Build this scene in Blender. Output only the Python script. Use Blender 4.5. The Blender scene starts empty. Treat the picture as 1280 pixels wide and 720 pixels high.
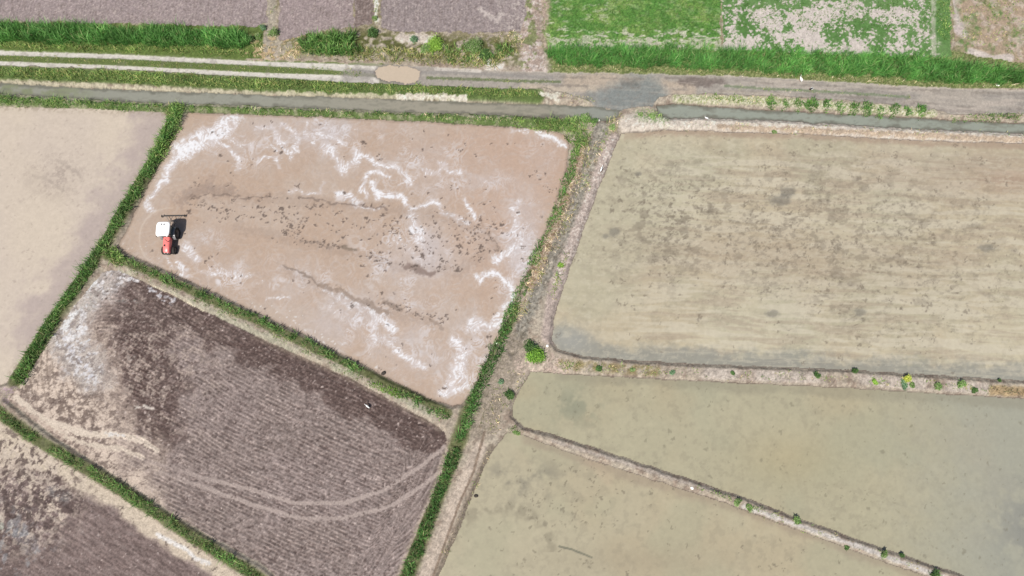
import bpy, math, random
import numpy as np
from mathutils import Vector, Matrix

random.seed(7)
RNG = np.random.default_rng(11)
sc = bpy.context.scene
R = math.radians

# ------------------------------------------------------------------ camera
CAM_H = 84.0
TILT = R(14.0)
FOC = 865.0                      # focal length in 1280-px units
cam_d = bpy.data.cameras.new('camera')
cam = bpy.data.objects.new('camera', cam_d)
sc.collection.objects.link(cam)
cam.location = (0, 0, CAM_H)
cam.rotation_euler = (TILT, 0, 0)
cam_d.sensor_width = 36
cam_d.lens = 36 * FOC / 1280
cam_d.clip_end = 6000
sc.camera = cam

# ------------------------------------------------------------------ light
SUN_EL = R(59.0)
SH = Vector((0.48, 0.88))        # direction shadows fall on the ground (x, y)
SH.normalize()
d = Vector((SH.x * math.cos(SUN_EL), SH.y * math.cos(SUN_EL), -math.sin(SUN_EL)))
sun_d = bpy.data.lights.new('sun', 'SUN')
sun_d.energy = 4.6
sun_d.angle = R(0.5)
sun_d.color = (1.0, 0.965, 0.91)
sun = bpy.data.objects.new('sun', sun_d)
sc.collection.objects.link(sun)
sun.rotation_euler = d.to_track_quat('-Z', 'Y').to_euler()
sun.location = (0, 0, 120)
world = bpy.data.worlds.new('World')
sc.world = world
world.use_nodes = True
wn = world.node_tree
bg = wn.nodes['Background']
sky = wn.nodes.new('ShaderNodeTexSky')
sky.sky_type = 'NISHITA'
sky.sun_disc = False
sky.sun_elevation = SUN_EL
sky.sun_rotation = math.atan2(-SH.x, -SH.y)
sky.air_density = 1.0
sky.dust_density = 2.0
wn.links.new(sky.outputs[0], bg.inputs[0])
bg.inputs[1].default_value = 0.075
sc.view_settings.view_transform = 'Standard'
sc.view_settings.look = 'None'
sc.view_settings.gamma = 1
sc.view_settings.exposure = 0.38
KA = 1.92                        # observed colour / base colour for an open flat surface

# ------------------------------------------------------------------ plan <-> ground
ct, st = math.cos(TILT), math.sin(TILT)
def to_plan(X, Y):               # ground metres -> survey coordinates (1280 x 720 plan)
    zc = Y * st + CAM_H * ct
    yc = Y * ct - CAM_H * st
    return 640 + FOC * X / zc, 360 - FOC * yc / zc
def to_ground(u, v):             # survey coordinates -> ground metres
    u = np.asarray(u, float); v = np.asarray(v, float)
    a = (u - 640) / FOC; b = (360 - v) / FOC
    dy = st + b * ct
    dz = -ct + b * st
    t = -CAM_H / dz
    return a * t, dy * t
def G(u, v):
    x, y = to_ground(u, v)
    return float(x), float(y)

# ------------------------------------------------------------------ numpy noise
_T = np.random.default_rng(3).random((256, 256)).astype(np.float32)
def vn(x, y, s=0):
    x = x + s * 17.31; y = y + s * 9.77
    xi = np.floor(x); yi = np.floor(y)
    fx = (x - xi).astype(np.float32); fy = (y - yi).astype(np.float32)
    fx = fx * fx * (3 - 2 * fx); fy = fy * fy * (3 - 2 * fy)
    xi = xi.astype(np.int32); yi = yi.astype(np.int32)
    a, b = xi & 255, (xi + 1) & 255
    c, e = yi & 255, (yi + 1) & 255
    return (_T[a, c] * (1 - fx) + _T[b, c] * fx) * (1 - fy) + (_T[a, e] * (1 - fx) + _T[b, e] * fx) * fy
def fbm(x, y, sc_, o=4, s=0, g=0.5):
    r = 0; amp = 1; t = 0; ca, sa = math.cos(0.6), math.sin(0.6)
    x = x / sc_; y = y / sc_
    for k in range(o):
        r = r + amp * vn(x, y, s + k * 3.1); t += amp; amp *= g
        x, y = (x * ca - y * sa) * 2.03, (x * sa + y * ca) * 2.03
    return r / t
_A = np.random.default_rng(8).random((256, 256)).astype(np.float32) * 2 * np.pi
_GX, _GY = np.cos(_A), np.sin(_A)
def gn(x, y, s=0):
    x = x + s * 13.7; y = y + s * 7.9
    xi = np.floor(x); yi = np.floor(y)
    fx = (x - xi).astype(np.float32); fy = (y - yi).astype(np.float32)
    a = xi.astype(np.int32) & 255; c = yi.astype(np.int32) & 255; b = (a + 1) & 255; e = (c + 1) & 255
    wx = fx ** 3 * (fx * (fx * 6 - 15) + 10); wy = fy ** 3 * (fy * (fy * 6 - 15) + 10)
    def d(i, j, px, py): return _GX[i, j] * px + _GY[i, j] * py
    return ((d(a, c, fx, fy) * (1 - wx) + d(b, c, fx - 1, fy) * wx) * (1 - wy) + (d(a, e, fx, fy - 1) * (1 - wx) + d(b, e, fx - 1, fy - 1) * wx) * wy) * 1.5
def gf(x, y, sc_, o=4, s=0, g=0.5):
    r = 0; amp = 1; t = 0; x = x / sc_; y = y / sc_
    for k in range(o):
        r = r + amp * gn(x, y, s + k * 2.3); t += amp; amp *= g
        x, y = (x * .8 - y * .6) * 2.07, (x * .6 + y * .8) * 2.07
    return r / t
def ss(a, b, x):
    t = np.clip((x - a) / (b - a), 0, 1)
    return t * t * (3 - 2 * t)
def specks(x, y, cell, prob, r0, r1, seed):      # scattered blobs, one per jittered cell
    ang = .5 + seed * .77; ca, sa = math.cos(ang), math.sin(ang)
    wx = x + (vn(x / 2.3, y / 2.3, seed) - .5) * 3.0 * r1 * .6; wy = y + (vn(x / 2.3, y / 2.3, seed + 4) - .5) * 3.0 * r1 * .6
    xs = (wx * ca - wy * sa) / cell; ys = (wx * sa + wy * ca) / cell
    xi = np.floor(xs).astype(np.int32); yi = np.floor(ys).astype(np.int32)
    h1 = _T[(xi * 7 + seed * 31) & 255, (yi * 13 + seed * 5) & 255]
    h2 = _T[(xi * 5 + seed * 11 + 40) & 255, (yi * 3 + seed * 7 + 99) & 255]
    h3 = _T[(xi * 3 + seed * 3 + 140) & 255, (yi * 11 + seed * 17 + 33) & 255]
    h4 = _T[(xi * 11 + seed * 23 + 70) & 255, (yi * 7 + seed * 19 + 180) & 255]
    dx = (xs - xi - 0.2 - 0.6 * h1) * cell; dy = (ys - yi - 0.2 - 0.6 * h2) * cell
    rr = (r0 + (r1 - r0) * h4 * h4) * (.7 + .6 * vn(x / 1.7, y / 1.7, seed + 9))
    dd = np.sqrt(dx * dx + (dy * 1.15) ** 2) / rr
    return (1 - ss(0.55, 1.15, dd)) * (h3 < prob)
def sd_poly(U, V, poly):                         # signed distance, negative inside
    p = np.array(poly, float)
    out = np.full(U.shape, 1e9); inside = np.zeros(U.shape, bool)
    n = len(p)
    for i in range(n):
        ax, ay = p[i]; bx, by = p[(i + 1) % n]
        ex, ey = bx - ax, by - ay
        wx, wy = U - ax, V - ay
        t = np.clip((wx * ex + wy * ey) / (ex * ex + ey * ey + 1e-9), 0, 1)
        dd = (wx - ex * t) ** 2 + (wy - ey * t) ** 2
        out = np.minimum(out, dd)
        c = ((ay > V) != (by > V))
        xx = ax + (V - ay) * (ex) / (ey if abs(ey) > 1e-9 else 1e-9)
        inside ^= c & (U < xx)
    out = np.sqrt(out)
    return np.where(inside, -out, out)
def dl(U, V, pts):                               # distance to polyline
    out = np.full(U.shape, 1e9)
    for (ax, ay), (bx, by) in zip(pts[:-1], pts[1:]):
        ex, ey = bx - ax, by - ay
        wx, wy = U - ax, V - ay
        t = np.clip((wx * ex + wy * ey) / (ex * ex + ey * ey + 1e-9), 0, 1)
        out = np.minimum(out, (wx - ex * t) ** 2 + (wy - ey * t) ** 2)
    return np.sqrt(out)
def lin(c):
    c = np.asarray(c, float) / 255.0
    return np.where(c <= 0.04045, c / 12.92, ((c + 0.055) / 1.055) ** 2.4)

# ------------------------------------------------------------------ materials
def new_mat(name, rough=0.9, spec=0.2):
    m = bpy.data.materials.new(name); m.use_nodes = True
    b = m.node_tree.nodes['Principled BSDF']
    b.inputs['Roughness'].default_value = rough
    b.inputs['Specular IOR Level'].default_value = spec
    return m, m.node_tree, b
def ground_mat(name, rough, spec, bump=0.3, bscale=6.0, grain=0.22, stretch=(1, 1, 1)):
    m, nt, b = new_mat(name, rough, spec)
    N = nt.nodes; L = nt.links
    at = N.new('ShaderNodeAttribute'); at.attribute_name = 'Col'
    tc = N.new('ShaderNodeTexCoord')
    mp = N.new('ShaderNodeMapping'); mp.inputs['Scale'].default_value = stretch
    L.new(tc.outputs['Object'], mp.inputs[0])
    n1 = N.new('ShaderNodeTexNoise'); n1.inputs['Scale'].default_value = bscale
    n1.inputs['Detail'].default_value = 5; n1.inputs['Roughness'].default_value = 0.7
    L.new(mp.outputs[0], n1.inputs['Vector'])
    mr = N.new('ShaderNodeMapRange')
    mr.inputs['From Min'].default_value = 0.3; mr.inputs['From Max'].default_value = 0.7
    mr.inputs['To Min'].default_value = 1 - grain; mr.inputs['To Max'].default_value = 1 + grain
    L.new(n1.outputs['Fac'], mr.inputs['Value'])
    mx = N.new('ShaderNodeVectorMath'); mx.operation = 'SCALE'
    L.new(at.outputs['Color'], mx.inputs[0]); L.new(mr.outputs[0], mx.inputs['Scale'])
    L.new(mx.outputs[0], b.inputs['Base Color'])
    if bump > 0:
        bp = N.new('ShaderNodeBump'); bp.inputs['Strength'].default_value = bump
        bp.inputs['Distance'].default_value = 0.06
        L.new(n1.outputs['Fac'], bp.inputs['Height']); L.new(bp.outputs[0], b.inputs['Normal'])
    return m
M_soil = ground_mat('soil', 0.95, 0.1, 0.8, 7.0, 0.25)
M_plough = ground_mat('ploughed_soil', 0.92, 0.12, 1.0, 5.0, 0.25)
M_mud = ground_mat('wet_mud', 0.55, 0.25, 0.18, 3.0, 0.05)
M_water = ground_mat('murky_water', 0.2, 0.3, 0.05, 2.0, 0.03)
M_canal = ground_mat('canal_water', 0.15, 0.35, 0.06, 3.0, 0.05)
M_road = ground_mat('dirt_road', 0.93, 0.1, 0.5, 5.0, 0.12)

def leaf_mat():
    m, nt, b = new_mat('leaf', 0.6, 0.25)
    N = nt.nodes; L = nt.links
    at = N.new('ShaderNodeAttribute'); at.attribute_name = 'Col'
    L.new(at.outputs['Color'], b.inputs['Base Color'])
    tr = N.new('ShaderNodeBsdfTranslucent'); L.new(at.outputs['Color'], tr.inputs['Color'])
    ms = N.new('ShaderNodeMixShader'); ms.inputs[0].default_value = 0.42
    L.new(b.outputs[0], ms.inputs[1]); L.new(tr.outputs[0], ms.inputs[2])
    L.new(ms.outputs[0], N['Material Output'].inputs['Surface'])
    return m
M_leaf = leaf_mat()
def plain(name, rgb, rough=0.5, metal=0.0, spec=0.4, var=0.12, scale=9):
    m, nt, b = new_mat(name, rough, spec)
    N = nt.nodes; L = nt.links
    b.inputs['Metallic'].default_value = metal
    tc = N.new('ShaderNodeTexCoord')
    n1 = N.new('ShaderNodeTexNoise'); n1.inputs['Scale'].default_value = scale; n1.inputs['Detail'].default_value = 6
    L.new(tc.outputs['Object'], n1.inputs['Vector'])
    mr = N.new('ShaderNodeMapRange'); mr.inputs['From Min'].default_value = .3; mr.inputs['From Max'].default_value = .7
    mr.inputs['To Min'].default_value = 1 - var; mr.inputs['To Max'].default_value = 1 + var
    L.new(n1.outputs['Fac'], mr.inputs['Value'])
    rg = N.new('ShaderNodeRGB'); rg.outputs[0].default_value = (*rgb, 1)
    mx = N.new('ShaderNodeVectorMath'); mx.operation = 'SCALE'
    L.new(rg.outputs[0], mx.inputs[0]); L.new(mr.outputs[0], mx.inputs['Scale'])
    L.new(mx.outputs[0], b.inputs['Base Color'])
    return m

# ------------------------------------------------------------------ object helpers
def tag(o, label, cat=None, group=None, kind=None):
    o['label'] = label
    if cat: o['category'] = cat
    if group: o['group'] = group
    if kind: o['kind'] = kind
    return o
def np_mesh(name, verts, loops, counts, cols, mat, smooth=True, parent=None):
    me = bpy.data.meshes.new(name)
    nv = len(verts); nl = len(loops); npoly = len(counts)
    me.vertices.add(nv); me.vertices.foreach_set('co', np.ascontiguousarray(verts, np.float32).ravel())
    me.loops.add(nl); me.loops.foreach_set('vertex_index', np.ascontiguousarray(loops, np.int32).ravel())
    me.polygons.add(npoly)
    starts = np.concatenate([[0], np.cumsum(counts)[:-1]]).astype(np.int32)
    me.polygons.foreach_set('loop_start', starts)
    me.update(calc_edges=True)
    me.polygons.foreach_set('use_smooth', np.full(npoly, smooth))
    if cols is not None:
        a = me.color_attributes.new('Col', 'FLOAT_COLOR', 'POINT')
        c4 = np.ones((nv, 4), np.float32); c4[:, :3] = cols
        a.data.foreach_set('color', c4.ravel())
    me.materials.append(mat)
    me.validate()
    o = bpy.data.objects.new(name, me); sc.collection.objects.link(o)
    if parent: o.parent = parent
    return o

# ================================================================== LAND SURVEY (plan coordinates)
P = {}
P['F1'] = [(-600,118),(0,134),(120,136),(200,140),(209,146),(203,164),(185,199),(150,257),(118,312),(85,360),(45,418),(8,478),(-25,492),(-600,420)]
P['F2'] = [(236,141),(420,147),(560,154),(640,159),(690,163),(708,170),(712,182),(706,215),(690,270),(665,328),(635,398),(606,455),(590,490),(577,506),(566,507),(540,499),(500,480),(440,449),(380,417),(300,381),(215,341),(160,318),(148,306),(163,278),(185,232),(212,182)]
P['F3'] = [(128,340),(148,338),(200,362),(320,420),(440,474),(530,522),(556,540),(560,565),(545,610),(525,655),(498,722),(440,870),(440,800),(350,724),(325,704),(240,657),(150,598),(60,540),(9,499),(25,482),(60,430),(95,380)]
P['F4'] = [(-600,445),(-10,521),(40,556),(135,612),(250,688),(300,722),(430,822),(500,900),(-600,870)]
P['F5'] = [(777,167),(830,163),(880,164),(1000,168),(1150,176),(1280,180),(1800,200),(1800,520),(1280,476),(1180,470),(1060,462),(900,456),(800,451),(730,445),(697,436),(690,425),(692,400),(702,365),(726,298),(748,235)]
P['F6'] = [(664,465),(700,467),(760,471),(900,478),(1060,485),(1180,493),(1280,499),(1800,540),(1800,1000),(1300,756),(1190,714),(1100,684),(1000,648),(920,618),(850,595),(740,558),(690,543),(655,533),(640,520),(642,505),(652,485)]
P['F7'] = [(634,541),(655,545),(690,558),(740,576),(850,611),(920,634),(1000,664),(1100,701),(1190,732),(1300,775),(1700,960),(500,960),(520,800),(548,722),(566,680),(590,622),(612,570)]
P['canal_w'] = [(-600,84),(0,104),(160,112),(320,118),(480,123),(640,129),(700,131),(745,133),(775,138),(772,146),(758,151),(735,149),(700,146),(640,144),(480,139),(320,132),(160,127),(90,122),(0,117),(-600,98)]
P['canal_e'] = [(820,131),(840,130),(900,134),(960,138),(1100,145),(1200,151),(1280,154),(1800,182),(1800,196),(1280,166),(1200,163),(1100,158),(960,150),(880,147),(838,148),(822,143)]
P['road'] = [(-600,46),(0,64),(160,68),(320,76),(460,80),(560,86),(640,90),(700,92),(850,94),(960,98),(1100,107),(1200,112),(1280,113),(1800,138),
             (1800,170),(1280,143),(1190,144),(1165,137),(1080,128),(960,120),(890,118),(840,119),(822,124),(816,134),(800,134),(775,138),(745,133),(735,126),(700,116),(680,111),(640,112),(480,106),(400,103),(320,98),(160,88),(0,83),(-600,66)]
P['T1'] = [(-600,-200),(333,-200),(334,28),(315,34),(300,33),(150,29),(0,27),(-600,12)]
P['T2'] = [(347,-200),(440,-200),(442,33),(400,37),(350,50)]
P['T3'] = [(477,-200),(652,-200),(658,20),(650,38),(600,41),(500,40),(477,34)]
P['T4'] = [(672,-200),(898,-200),(902,62),(680,60)]
P['T5'] = [(899,-200),(1180,-200),(1190,72),(903,63)]
P['T6'] = [(1188,-200),(1900,-200),(1900,112),(1280,80),(1235,72),(1193,64)]
P['Td'] = [(443,-200),(467,-200),(467,31),(443,32)]

# fine survey grid
STEP = 0.112
xs = np.arange(-88, 88, STEP); ys = np.arange(-24, 73, STEP)
NX, NY = len(xs), len(ys)
XX, YY = np.meshgrid(xs, ys)                     # (NY, NX)
UU, VV = to_plan(XX, YY)
NXX = XX * 10; NYY = YY * 10                     # noise space, tenths of a metre
wob = (fbm(NXX, NYY, 14, 3, 1) - 0.5) * 5 + (fbm(NXX, NYY, 4, 2, 5) - 0.5) * 2.5
order = ['F1','F2','F3','F4','F5','F6','F7','canal_w','canal_e','road','T1','T2','Td','T3','T4','T5','T6']
cls = np.zeros(XX.shape, np.int8)
SD = {}
dlow = np.full(XX.shape, 1e9)
for k, nm in enumerate(order):
    s = sd_poly(UU, VV, P[nm]) + wob * (0.55 if nm[0] in 'Fc' else 1.2 if nm[0] == 'T' else 0.7)
    SD[nm] = s.astype(np.float32)
    cls[(s < 0) & (cls == 0)] = k + 1
    if nm[0] in 'Fc': dlow = np.minimum(dlow, s)
dtop = np.full(XX.shape, 1e9)
for nm in order:
    if nm[0] == 'T': dtop = np.minimum(dtop, SD[nm])
CI = {nm: k + 1 for k, nm in enumerate(order)}
fine = fbm(NXX, NYY, 3.0, 3, 9, 0.65)
rough_ = fbm(NXX, NYY, 9.0, 4, 12, 0.6)
H = np.zeros(XX.shape)
COL = np.zeros(XX.shape + (3,), np.float32)

def mixc(c, m, col):
    col = np.asarray(col, float)
    m = np.clip(m, 0, 1)[..., None]
    c[...] = c * (1 - m) + col * m
def sel(nm): return np.nonzero(cls == CI[nm])
def smear(u, v, pts, w, n, soft=1.0, amp=1.0):   # stroke with a ragged edge
    dd = dl(u, v, pts)
    return np.clip(1 - dd / w + (n - 0.5) * amp * 2, 0, 1) ** soft * (dd < w * 2.2)

# ---- banks (everything that is not a field, a road or water)
i0 = np.nonzero(cls == 0)
u, v, x, y = UU[i0], VV[i0], NXX[i0], NYY[i0]
n1 = fbm(x, y, 6, 4, 20, 0.6); n2 = fbm(x, y, 30, 3, 22); n3 = vn(x / 1.3, y / 1.3, 25)
c = np.zeros((len(u), 3)); c[:] = (182, 169, 152)
mixc(c, ss(0.45, 0.7, n1) * 0.7, (150, 132, 118))
mixc(c, ss(0.5, 0.75, n2) * 0.5, (196, 186, 168))
north = (v < 64) & (v > -200)
mixc(c, north * 1.0 * ss(0.35, 0.6, n1), (150, 140, 112))
mixc(c, ((u < 330) & (v < 75)) * ss(26, 34, v + (n1 - .5) * 12), (104, 122, 66))
mixc(c, (1 - ss(8, 22, dl(u, v, [(372,55),(440,55),(560,62),(640,66)]))) * ss(0.3, 0.6, n1) * 0.8, (95, 100, 55))
mixc(c, ((u > 680) & (v < 112)) * ss(60, 66, v) * ss(676, 688, u + (n1 - .5) * 30), (112, 124, 74))
mixc(c, ((u > 690) & (v < 112) & (v > 62)) * ss(.5, .6, n3) * .6, (176, 172, 128))
mixc(c, (1 - ss(10, 20, dl(u, v, [(662,-40),(662,60),(668,90)]))) * 0.85, (182, 162, 150))
mixc(c, (1 - ss(10, 24, dl(u, v, [(662,-40),(662,60),(668,90)]))) * ss(.52, .6, fbm(x, y, 5, 4, 29, .7)) * .8, (214, 202, 194))
mixc(c, (1 - ss(8, 24, dl(u, v, [(664,-40),(658,60),(668,90)]))) * ss(.5, .6, fbm(x, y, 12, 4, 28, .7)) * .8, (122, 132, 84))
mixc(c, (1 - ss(3, 8, dl(u, v, [(341,-60),(339,30),(335,60)]))) * 0.9, (176, 166, 150))
mixc(c, ss(0.5, 0.62, n1) * (1 - ss(10, 22, dl(u, v, [(315,62),(340,62),(368,55)]))), (200, 176, 140))
mixc(c, (1 - ss(4, 9, dl(u, v, [(500,48),(540,50)]) + (n1 - .5) * 8)), (218, 204, 190))
mixc(c, (1 - ss(2, 9, dl(u, v, [(612,84),(624,86)]) + (n1 - .5) * 8)), (232, 220, 208))
mixc(c, (1 - ss(2, 4, dl(u, v, [(470,-60),(470,25)]) + (n1 - .5) * 5)), (228, 222, 208))
# strip between road and canal, and the bank south of the canal
mixc(c, (1 - ss(6, 11, dl(u, v, [(-600,80),(0,92),(160,98),(320,107),(480,113),(640,119),(672,121)]))) * 0.85, (88, 112, 55))
mixc(c, (1 - ss(1.2, 3.2, dl(u, v, [(-600,84),(0,103),(160,110),(320,117),(480,121),(560,124)]) + (n1 - .5) * 8)) * .85, (196, 187, 162))
mixc(c, (1 - ss(2, 4.5, dl(u, v, [(500,121),(535,121),(580,123)]) + (n1 - .5) * 14)), (220, 211, 194))
mixc(c, (1 - ss(2, 5, dl(u, v, [(678,120),(694,122)]) + (n1 - .5) * 16)), (226, 218, 200))
mixc(c, (1 - ss(5, 10, dl(u, v, [(-600,110),(0,124),(160,131),(320,138),(480,145),(640,152),(720,160)]))) * (0.5 + 0.5 * ss(.4, .55, n1)), (104, 122, 72))
mixc(c, (1 - ss(1, 2.6, dl(u, v, [(-600,100),(0,119),(160,128),(320,134),(480,141),(640,147)]) + (n1 - .5) * 7)) * .85, (198, 190, 164))
mixc(c, (1 - ss(8, 16, dl(u, v, [(785,156),(830,152),(900,152),(1280,171),(1800,196)]))) * 0.9, (222, 210, 196))
mixc(c, (1 - ss(1.5, 4, dl(u, v, [(900,159),(1280,176),(1800,200)]) + (n1 - .5) * 9)) * 0.6, (176, 152, 126))
mixc(c, (1 - ss(3, 12, dl(u, v, [(800,146),(830,150)]) + (n1 - .5) * 6)) * ss(.4, .6, n3), (150, 165, 125))
mixc(c, (1 - ss(3, 7, dl(u, v, [(845,124),(960,128),(1165,142)]))) * 0.9, (214, 208, 182))
mixc(c, (1 - ss(3, 7, dl(u, v, [(845,124),(960,128),(1165,142)]))) * ss(.5, .66, n3), (158, 164, 118))
# green banks
green_lines = [([(218,143),(203,178),(178,222),(150,270),(125,312),(92,360),(55,415),(22,475)], 12),
               ([(135,320),(165,330),(230,359),(320,400),(400,438),(470,472),(560,516)], 6),
               ([(-600,430),(-5,511),(40,545),(135,601),(245,673),(320,718),(430,805)], 9),
               ([(640,385),(612,455),(585,520),(570,560),(550,610),(520,690),(470,830)], 11)]
for ln, w in green_lines:
    mixc(c, (1 - ss(w * .6, w * 1.2, dl(u, v, ln) + (n1 - .5) * 6)) * (.55 + .4 * n1), (88, 96, 56))
mixc(c, (1 - ss(2, 6, dl(u, v, [(150,340),(200,360),(320,416),(440,468),(540,518)]) + (n1 - .5) * 8)) * (.3 + .7 * ss(.4, .6, n2)), (178, 172, 152))
mixc(c, (1 - ss(1, 4, dl(u, v, [(158,345),(205,366),(260,394)]) + (n1 - .5) * 5)) * 1.0, (222, 208, 182))
mixc(c, ss(0.42, 0.58, n3) * (1 - ss(3, 7, dl(u, v, [(10,500),(20,488),(0,490)]))), (186, 165, 165))
# central ditch bank
Lc = [(752,170),(730,230),(708,295),(675,370),(650,430)]
mixc(c, (1 - ss(6, 16, dl(u, v, [(735,185),(716,225),(695,290),(664,352)]))) * 1.0, (152, 128, 108))
mixc(c, ss(0.5, 0.62, n3) * (1 - ss(6, 14, dl(u, v, [(735,185),(712,225),(690,290),(660,352)]))) * .8, (206, 190, 168))
mixc(c, (1 - ss(8, 15, dl(u, v, [(768,180),(752,220),(738,260),(720,300),(696,360),(688,420)]))) * 1.0, (186, 170, 160))
mixc(c, ss(0.55, 0.68, n3) * (1 - ss(8, 12, dl(u, v, [(768,180),(744,240),(720,300),(700,350)]))) * .8, (226, 212, 200))
mixc(c, (1 - ss(4, 10, dl(u, v, [(752,160),(740,190),(728,228),(716,260),(702,298),(690,326),(672,368),(655,405),(640,440)]) + (n1 - .5) * 10)) * .85, (154, 150, 140))
mixc(c, (1 - ss(6, 12, dl(u, v, [(752,160),(728,228),(702,298),(672,368),(640,440)]))) * ss(.56, .66, fbm(x, y, 3, 3, 27, .7)) * .7, (196, 186, 170))
mixc(c, (1 - ss(6, 12, dl(u, v, [(752,160),(728,228),(702,298),(672,368),(640,440)]))) * ss(.56, .66, fbm(x + 70, y, 3, 3, 27, .7)) * .7, (112, 104, 92))
mixc(c, (1 - ss(14, 26, dl(u, v, [(640,440),(622,480),(604,530)]))) * .9, (170, 157, 142))
mixc(c, ss(0.45, 0.65, n3) * (1 - ss(12, 22, dl(u, v, [(650,430),(622,480),(604,530)]))) * .6, (140, 130, 112))
mixc(c, (1 - ss(5, 10, dl(u, v, [(600,560),(580,600),(560,650),(530,725),(480,860)]) + (n1 - .5) * 5)), (200, 184, 168))
mixc(c, (1 - ss(.8, 2.2, dl(u, v, [(606,540),(592,590),(575,628),(556,680),(540,725)]) + (n1 - .5) * 2)) * .8, (140, 122, 106))
mixc(c, (1 - ss(3, 7, dl(u, v, [(615,560),(596,605),(572,660),(552,712),(520,800)]) + (n1 - .5) * 4)) * .75, (150, 136, 120))
mixc(c, ss(.3, .6, n1) * (1 - ss(3, 9, dl(u, v, [(700,455),(780,462),(820,464)]))) * .6, (150, 136, 90))
mixc(c, (1 - ss(5, 9, dl(u, v, [(820,465),(1060,474),(1230,486)]))) * .6 * ss(.3, .55, n2), (208, 196, 186))
mixc(c, (1 - ss(1.5, 4.5, dl(u, v, [(930,634),(1000,657),(1100,693),(1200,730)]) + (n1 - .5) * 5)) * .9, (204, 197, 190))
mixc(c, (1 - ss(1, 3.5, dl(u, v, [(690,551),(760,572),(850,601),(890,612)]) + (n1 - .5) * 5)) * .6, (192, 180, 170))
mixc(c, (1 - ss(4, 8, dl(u, v, [(1240,488),(1300,492),(1500,505)]) + (n1 - .5) * 5)) * .7, (176, 150, 110))
mixc(c, (1 - ss(8, 18, dl(u, v, [(655,455),(680,452),(700,458)]))) * ss(.4, .6, n3) * .8, (214, 192, 178))
vf = vn(x / 1.25, y / 1.25, 77)
c *= (0.72 + 0.36 * fine[i0] + .22 * vf)[:, None]
c = np.minimum(c, 232)
# wet rim at the water line
dw = np.minimum(np.minimum(SD['F5'][i0], SD['F6'][i0]), np.minimum(SD['F7'][i0], SD['canal_e'][i0]))
dw = np.minimum(dw, SD['F2'][i0])
mixc(c, (1 - ss(0.1, 1.5, dw)) * (.35 + .5 * n1), (96, 84, 76))
COL[i0] = c
bd = dlow[i0]
H[i0] = -0.04 + 0.36 * ss(0, 5.5, bd) + 0.16 * (rough_[i0] - .5) * ss(0, 4, bd) + 0.10 * (fine[i0] - .5)
H[i0] -= (VV[i0] < 95) * .27 * (1 - ss(0, 25, dtop[i0]))
# ditch channel
H[i0] -= 0.30 * (1 - ss(2, 8, dl(u, v, [(752,160),(740,190),(728,228),(716,260),(702,298),(690,326),(672,368),(655,405),(640,440)])))
H[i0] += 0.35 * (1 - ss(3, 16, dl(u, v, [(790,156),(830,154)])))

# ---- F1 pale settled mud
i = sel('F1'); u, v, x, y = UU[i], VV[i], NXX[i], NYY[i]
a = fbm(x, y, 90, 3, 31); b = fbm(x, y, 18, 4, 33, .6); n3 = fbm(x, y, 4, 3, 34, .6)
c = np.zeros((len(u), 3)); c[:] = (213, 198, 182)
mixc(c, ss(.4, .7, a) * .5, (220, 205, 184))
edge = dl(u, v, [(200,140),(203,164),(185,199),(150,257),(118,312),(85,360),(45,418)])
mixc(c, (1 - ss(10, 48, edge + (b - .5) * 60)) * .75, (184, 168, 162))
mixc(c, (1 - ss(8, 30, dl(u, v, [(60,232),(45,225),(75,225)]) + (b - .5) * 20)) * .15, (180, 165, 150))
for ln in ([(42,219),(58,224),(70,232),(77,238)], [(82,208),(92,213),(99,220)], [(75,200),(80,205),(86,208)]):
    mixc(c, (1 - ss(.6, 3.4, dl(u, v, ln) + (n3 - .5) * 5)) * .22, (150, 138, 128))
pr = 0.05 + 0.25 * ss(.45, .7, b) + .5 * np.exp(-(((u - 68) / 45) ** 2 + ((v - 225) / 32) ** 2)) + .3 * np.exp(-(((u - 55) / 30) ** 2 + ((v - 330) / 40) ** 2))
mixc(c, ss(.5, .62, fbm(x, y, 5, 4, 36, .7)) * np.clip(np.exp(-(((u - 72) / 34) ** 2 + ((v - 218) / 26) ** 2)), 0, 1) * .4, (160, 146, 136))
mixc(c, specks(x, y, 6, pr, .8, 2.2, 2) * .28, (150, 136, 126))
mixc(c, specks(x, y, 11, pr * .6, 1.0, 3.6, 4) * .2, (160, 146, 136))
mixc(c, (1 - ss(0, 9, -SD['F1'][i])) * ss(.5, .62, n3) * .5, (150, 136, 120))
c *= (.965 + .07 * n3)[:, None]
COL[i] = c; H[i] = -0.04 + .015 * (b - .5)

# ---- F2 churned paddy with foam
i = sel('F2'); u, v, x, y = UU[i], VV[i], NXX[i], NYY[i]
wx_ = (fbm(x, y, 34, 4, 41) - .5) * 60; wy_ = (fbm(x, y, 34, 4, 47) - .5) * 60
a = fbm(x + wx_, y + wy_, 45, 4, 43); n3 = fbm(x, y, 3.5, 3, 44, .6)
gwx = gf(x, y, 36, 2, 141) * 46 + gf(x, y, 11, 2, 142) * 7; gwy = gf(x, y, 36, 2, 147) * 46 + gf(x, y, 11, 2, 148) * 7
rid = 1 - np.abs(gf(x + gwx, y + gwy, 20, 2, 145, .35) * 4.5)
rid2 = 1 - np.abs(gf(x + gwx * 1.1, y + gwy * 1.1, 12, 2, 146, .4) * 4.2)
wu = u + gf(x, y, 18, 4, 48, .55) * 8; wv = v + gf(x, y, 18, 4, 49, .55) * 7
c = np.zeros((len(u), 3)); c[:] = (193, 169, 149)
mixc(c, ss(.38, .68, a) * .45, (200, 184, 170))
mixc(c, ss(480, 640, u) * (1 - ss(300, 420, v)) * .55, (200, 172, 153))
mixc(c, ss(.4, .99, rid) * .28, (204, 192, 184))
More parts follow.
